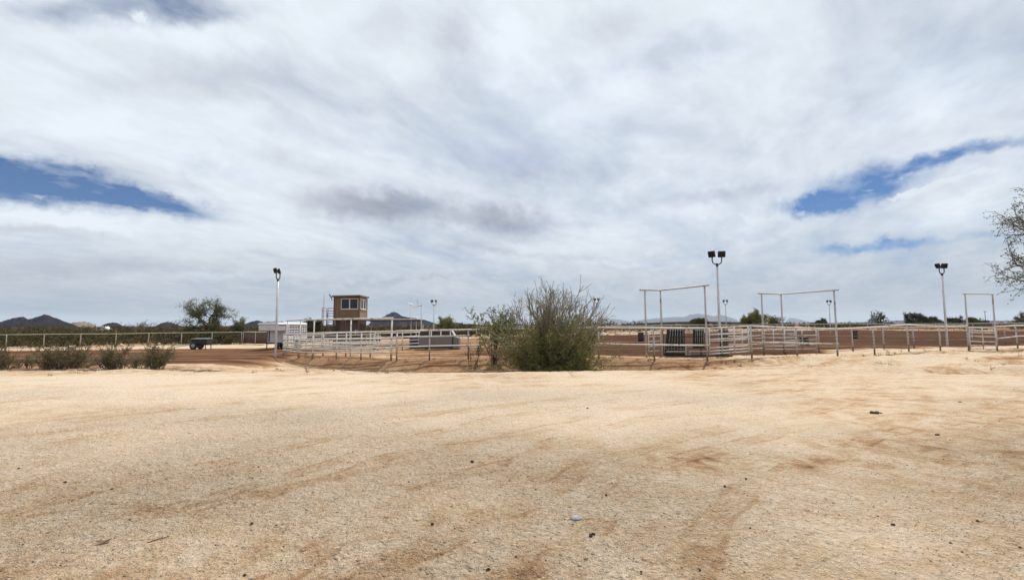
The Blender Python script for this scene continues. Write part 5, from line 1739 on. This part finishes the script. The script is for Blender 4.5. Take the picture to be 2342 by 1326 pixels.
M['stone_dark'] = worn('dark_clod', (0.040, 0.030, 0.022), (0.075, 0.055, 0.04), 20, 0.4, 0.7, 0.95, 0, 0.5)
M['stone_grey'] = worn('grey_stone', (0.30, 0.29, 0.28), (0.20, 0.19, 0.19), 14, 0.4, 0.7, 0.8, 0, 0.4)
M['stone_pale'] = worn('pale_stone', (0.55, 0.49, 0.42), (0.38, 0.32, 0.26), 6, 0.4, 0.7, 0.9, 0, 0.4)
M['leaf_litter'] = worn('dry_leaf', (0.13, 0.075, 0.04), (0.08, 0.05, 0.03), 20, 0.4, 0.7, 0.8)
rs = np.random.default_rng(5)


def ground_hit(px, py):
    d = ray(px, py); t = (0 - EYE.z) / d.z
    for _ in range(12):
        q = EYE + d * t
        z = float(ground_parts(np.array([q.x]), np.array([q.y]), True)[0])
        t = (z - EYE.z) / d.z
    return EYE + d * t


def stone(px, py, wpx, hpx, label, mat='stone_dark', name='stone', cat='stone', flat=0.6):
    q = ground_hit(px, py)
    sx = wpx / 2 / F_PX * q.y; sz = hpx / 2 / F_PX * q.y
    me = stone_mesh(rs, sx, sx * 0.75, sz)
    o = link_mesh(name, me, M[mat])
    o.location = (q.x, q.y, q.z + sz * 0.55)
    o.rotation_euler = (0, 0, rs.uniform(-0.4, 0.4))
    return tag(o, label, cat)


def dung(px, py):
    q = ground_hit(px, py)
    e = empty('dung_pile', q, 0, 'dark flat pile of dung lying in the pale lot at the right', 'dung')
    for k, (x, y, s_) in enumerate(((-0.055, 0, 1.0), (0.045, 0.02, 0.9), (0.0, -0.03, 0.8), (-0.02, 0.05, 0.75), (0.085, -0.01, 0.6))):
        o = link_mesh('clod', stone_mesh(rs, 0.045 * s_, 0.04 * s_, 0.026 * s_), M['stone_dark'], e)
        o.location = (x, y, 0.018 * s_)


dung(2003, 945)
stone(1318, 1186, 24, 9, 'flat blue grey stone low in the middle of the lot', 'stone_grey')
stone(1351, 1227, 9, 8, 'front one of two dark stones touching below the flat grey stone')
stone(1357, 1222, 8, 6, 'rear one of two dark stones touching below the flat grey stone')
stone(2143, 995, 8, 5, 'black stone on the pale lot right of and below the dung')
stone(1080, 1056, 8, 5, 'dark clod left of the pale scuffed patch in mid lot')
stone(1117, 1303, 9, 7, 'dark stone at the bottom edge left of the picture middle')
stone(989, 1199, 9, 6, 'dark brown clod on reddish soil left of the flat grey stone')
stone(1386, 1133, 6, 5, 'small black stone above and right of the flat grey stone')
stone(1706, 1096, 6, 5, 'small black stone in the reddish patch of the right lot')
stone(1658, 1113, 6, 5, 'small dark stone just left of the black stone in the reddish patch')
stone(149, 1103, 6, 5, 'dark stone in the left part of the lot')
stone(255, 1119, 6, 4, 'dark stone slightly right of the left lot stone')
stone(43, 1072, 5, 4, 'small dark stone near the left picture edge in mid lot')
stone(1344, 934, 6, 3, 'little dark stone on the bright strip of the lot before the bush')
stone(2196, 920, 6, 3, 'little dark stone on the lot at far right above the dung')
stone(1600, 1304, 7, 5, 'dark stone at the bottom edge right of the picture middle')
stone(2236, 1192, 6, 5, 'black pebble low in the right part of the lot')
stone(2042, 1200, 8, 5, 'dark brown clod low right beside faint tracks')
stone(576, 1197, 7, 4, 'dark clod low in the left half of the lot')
stone(560, 1315, 7, 5, 'dark stone on the orange band at the bottom left')


def litter(px, py, wpx, label, name, cat, slope):
    q = ground_hit(px, py)
    L = wpx / F_PX * q.y
    mb = MB()
    if name == 'stick':
        mb.tube([(-L / 2, -slope * L / 2, 0.004), (0, 0.004, 0.007), (L / 2, slope * L / 2, 0.005)], [0.003, 0.004, 0.0025], 6)
    else:
        n = 8
        for i in range(n + 1):
            t = i / n; w = 0.26 * L * math.sin(math.pi * t) ** 0.8 + 0.001
            x = (t - 0.5) * L; z = 0.006 + 0.018 * (2 * t - 1) ** 2
            mb.v += [(x, -w + slope * x, z + 0.008), (x, slope * x, z), (x, w + slope * x, z + 0.010)]
        for i in range(n):
            for k in range(2):
                mb.face([3 * i + k, 3 * i + 3 + k, 3 * i + 4 + k, 3 * i + 1 + k], 0, True)
    o = mb.build(name, M['leaf_litter'])
    o.location = q
    return tag(o, label, cat)


litter(237, 1242, 24, 'curled brown dry leaf low in the left part of the lot', 'dry_leaf', 'leaf', 0.5)
litter(362, 1234, 26, 'thin stick lying right of the curled dry leaf', 'stick', 'stick', 1.2)
litter(1348, 1137, 9, 'short dark stick above the flat grey stone', 'stick', 'stick', 0.0)
litter(1340, 1279, 10, 'short dark stick below the two touching stones', 'stick', 'stick', 0.3)

# pale stones along the left fence and rubble along the far fence
for px, py, Y, w, lab in ((163, 794, 50.5, 9, 'pale stone below the left fence near the third post'), (278, 786, 54.5, 9, 'pale stone left of the fifth fence post'), (362, 785, 56.5, 9, 'pale stone between the bare trees below the left fence'),
                          (403, 784, 57.5, 13, 'largest pale boulder behind the left fence beside the cart drawbar'), (510, 784, 59, 9, 'pale stone behind the left fence right of the cart')):
    q = at(px, py, Y)
    o = link_mesh('stone', stone_mesh(rs, w / 2 / F_PX * Y, w / 2 / F_PX * Y * 0.8, 0.2), M['stone_pale'])
    o.location = (q.x, q.y, gz(q.x, q.y) + 0.12)
    tag(o, lab, 'stone')


def pebbles(name, n, seed, ybox, sizes, label, mat, xspread=1.25, dens=None):
    rng = np.random.default_rng(seed)
    y = ybox[0] * (ybox[1] / ybox[0]) ** rng.random(n)
    x = rng.uniform(-1, 1, n) * (y * xspread + 0.6)
    keep = rng.random(n) < np.clip(0.5 + 1.3 * fbm(x * 0.35 + 4, y * 0.4, 3, 97) + 0.02 * x, 0.08, 1)
    x, y = x[keep], y[keep]; n = len(x)
    z = ground_parts(x, y, True)
    s = sizes[0] * (sizes[1] / sizes[0]) ** (rng.random(n) ** 2.2)
    base = np.array([[1, 0, 0], [0, 1, 0], [-1, 0, 0], [0, -1, 0], [0, 0, 1], [0, 0, -1]], float)
    fc = np.array([[0, 1, 4], [1, 2, 4], [2, 3, 4], [3, 0, 4], [1, 0, 5], [2, 1, 5], [3, 2, 5], [0, 3, 5]])
    V = base[None] * rng.uniform(0.65, 1.35, (n, 6, 1))
    a = rng.uniform(0, 6.28, n); ca, sa = np.cos(a), np.sin(a)
    vx = V[:, :, 0] * ca[:, None] - V[:, :, 1] * sa[:, None]; vy = V[:, :, 0] * sa[:, None] + V[:, :, 1] * ca[:, None]
    V = np.stack([vx * s[:, None], vy * s[:, None] * 0.85, V[:, :, 2] * s[:, None] * 0.6], -1)
    V += np.stack([x, y, z + s * 0.22], -1)[:, None, :]
    F = (fc[None] + 6 * np.arange(n)[:, None, None]).reshape(-1, 3)
    o = link_mesh(name, quads_mesh(name, V.reshape(-1, 3), F), mat)
    return tag(o, label, 'gravel', None, 'stuff')


def pebble_mat():
    mt, gg, b = new_mat('loose_gravel')
    geo = gg.node('ShaderNodeNewGeometry')
    r = geo.outputs['Random Per Island']
    cr = gg.node('ShaderNodeValToRGB'); gg.l.new(r, cr.inputs[0])
    e = cr.color_ramp.elements
    e[0].position = 0; e[0].color = (0.16, 0.10, 0.065, 1); e[1].position = 1; e[1].color = (0.58, 0.49, 0.385, 1)
    for p_, c in ((0.12, (0.30, 0.205, 0.135, 1)), (0.6, (0.43, 0.325, 0.23, 1))):
        k = e.new(p_); k.color = c
    n = gg.noise(geo.outputs['Position'], 120, 2, 0.5)
    gg.put(b.inputs['Base Color'], gg.mix(gg.mul(n, 0.3), cr.outputs[0], (0.3, 0.22, 0.14)))
    b.inputs['Roughness'].default_value = 0.9
    return mt


M['pebble'] = pebble_mat()
pebbles('gravel', 95000, 7, (2.3, 13.0), (0.0028, 0.011), 'loose fine gravel scattered over the dirt lot', M['pebble'])
pebbles('gravel', 900, 8, (2.4, 16.0), (0.006, 0.014), 'larger dark grit scattered over the dirt lot', M['stone_dark'])
rub = np.random.default_rng(9)


def rubble():
    V, F, off = [], [], 0
    for k in range(420):
        x = rub.uniform(-8, 80); y = FARY(x) + rub.uniform(0.5, 6)
        r = 0.10 + 0.35 * rub.random() ** 3
        base = np.array([[1, 0, 0], [0, 1, 0], [-1, 0, 0], [0, -1, 0], [0, 0, 1], [0, 0, -1]], float) * rub.uniform(0.6, 1.4, (6, 1)) * np.array([r * 1.4, r, r * 0.8])
        V.append(base + np.array([x, y, gz(x, y) + r * 0.3]))
        F.append(np.array([[0, 1, 4], [1, 2, 4], [2, 3, 4], [3, 0, 4], [1, 0, 5], [2, 1, 5], [3, 2, 5], [0, 3, 5]]) + off); off += 6
    o = link_mesh('rubble', quads_mesh('rubble', np.concatenate(V), np.concatenate(F)), M['stone_pale'])
    tag(o, 'pale rubble scattered along the far arena fence', 'rubble', None, 'stuff')


rubble()

def plant_litter():
    rng = np.random.default_rng(31)
    paths = []
    for k in range(2600):
        x = rng.normal(0.9, 2.1); y = rng.uniform(17.0, 21.2)
        if k % 5 == 0: x = rng.uniform(-9, 7); y = FENCEY(x) - rng.uniform(0.3, 4)
        if k % 5 == 1: x = rng.uniform(-24, -12.5); y = rng.uniform(18.6, 20.6)
        z = gz(x, y) + rng.uniform(0.0, 0.05)
        a = rng.normal(0.9, 0.5); L = rng.uniform(0.08, 0.38)
        d = np.array([math.cos(a), math.sin(a), rng.normal(0, 0.10)]) * L / 2
        c = np.array([x, y, z])
        paths.append((np.array([c - d, c + rng.normal(0, 0.02, 3), c + d]), np.array([0.004, 0.007, 0.003])))
    V, F = tubes_np(paths, 3)
    o = link_mesh('plant_litter', quads_mesh('plant_litter', V, F), M['bark_grey'])
    tag(o, 'dry sticks and dead grass lying in the ditch under the bushes', 'litter', None, 'stuff')


plant_litter()


def dry_weeds():
    rng = np.random.default_rng(57)
    paths = []
    for k in range(150):
        if k < 90:
            x = rng.uniform(-15, 38); y = FENCEY(x) + rng.normal(-0.1, 0.5)
        else:
            x = rng.uniform(-22, 30); y = rng.uniform(16.3, 21)
        z = gz(x, y)
        hgt = rng.uniform(0.05, 0.20)
        for b in range(int(rng.integers(6, 14))):
            d = np.array([rng.normal(0, 0.6), rng.normal(0, 0.6), 1.0])
            st = np.array([x + rng.normal(0, 0.05), y + rng.normal(0, 0.05), z - 0.01])
            P = wander(st, d, hgt * rng.uniform(0.6, 1.3), 3, rng, 0.2, (0, 0, -0.05))
            paths.append((P, np.array([0.006, 0.005, 0.004, 0.002])))
    V, F = tubes_np(paths, 3)
    o = link_mesh('dry_weeds', quads_mesh('dry_weeds', V, F), M['leaf_dry'])
    tag(o, 'small dry weeds scattered along the fence feet and the lot edge', 'weeds', None, 'stuff')


dry_weeds()

# ------------------------------------------------------------------ haze
def haze():
    mb = MB(); mb.box((-18500, -18500, -9.5), (18500, 18500, 345))
    mt = bpy.data.materials.new('haze_air')
    mt.use_nodes = True
    mt.node_tree.nodes.clear()
    gg = NG(mt.node_tree)
    out = gg.node('ShaderNodeOutputMaterial')
    v = gg.node('ShaderNodeVolumePrincipled')
    v.inputs['Color'].default_value = (0.80, 0.88, 1.0, 1)
    v.inputs['Density'].default_value = 6.2e-5
    v.inputs['Anisotropy'].default_value = 0.1
    gg.l.new(v.outputs[0], out.inputs['Volume'])
    tag(mb.build('haze', mt), kind='stuff')


haze()
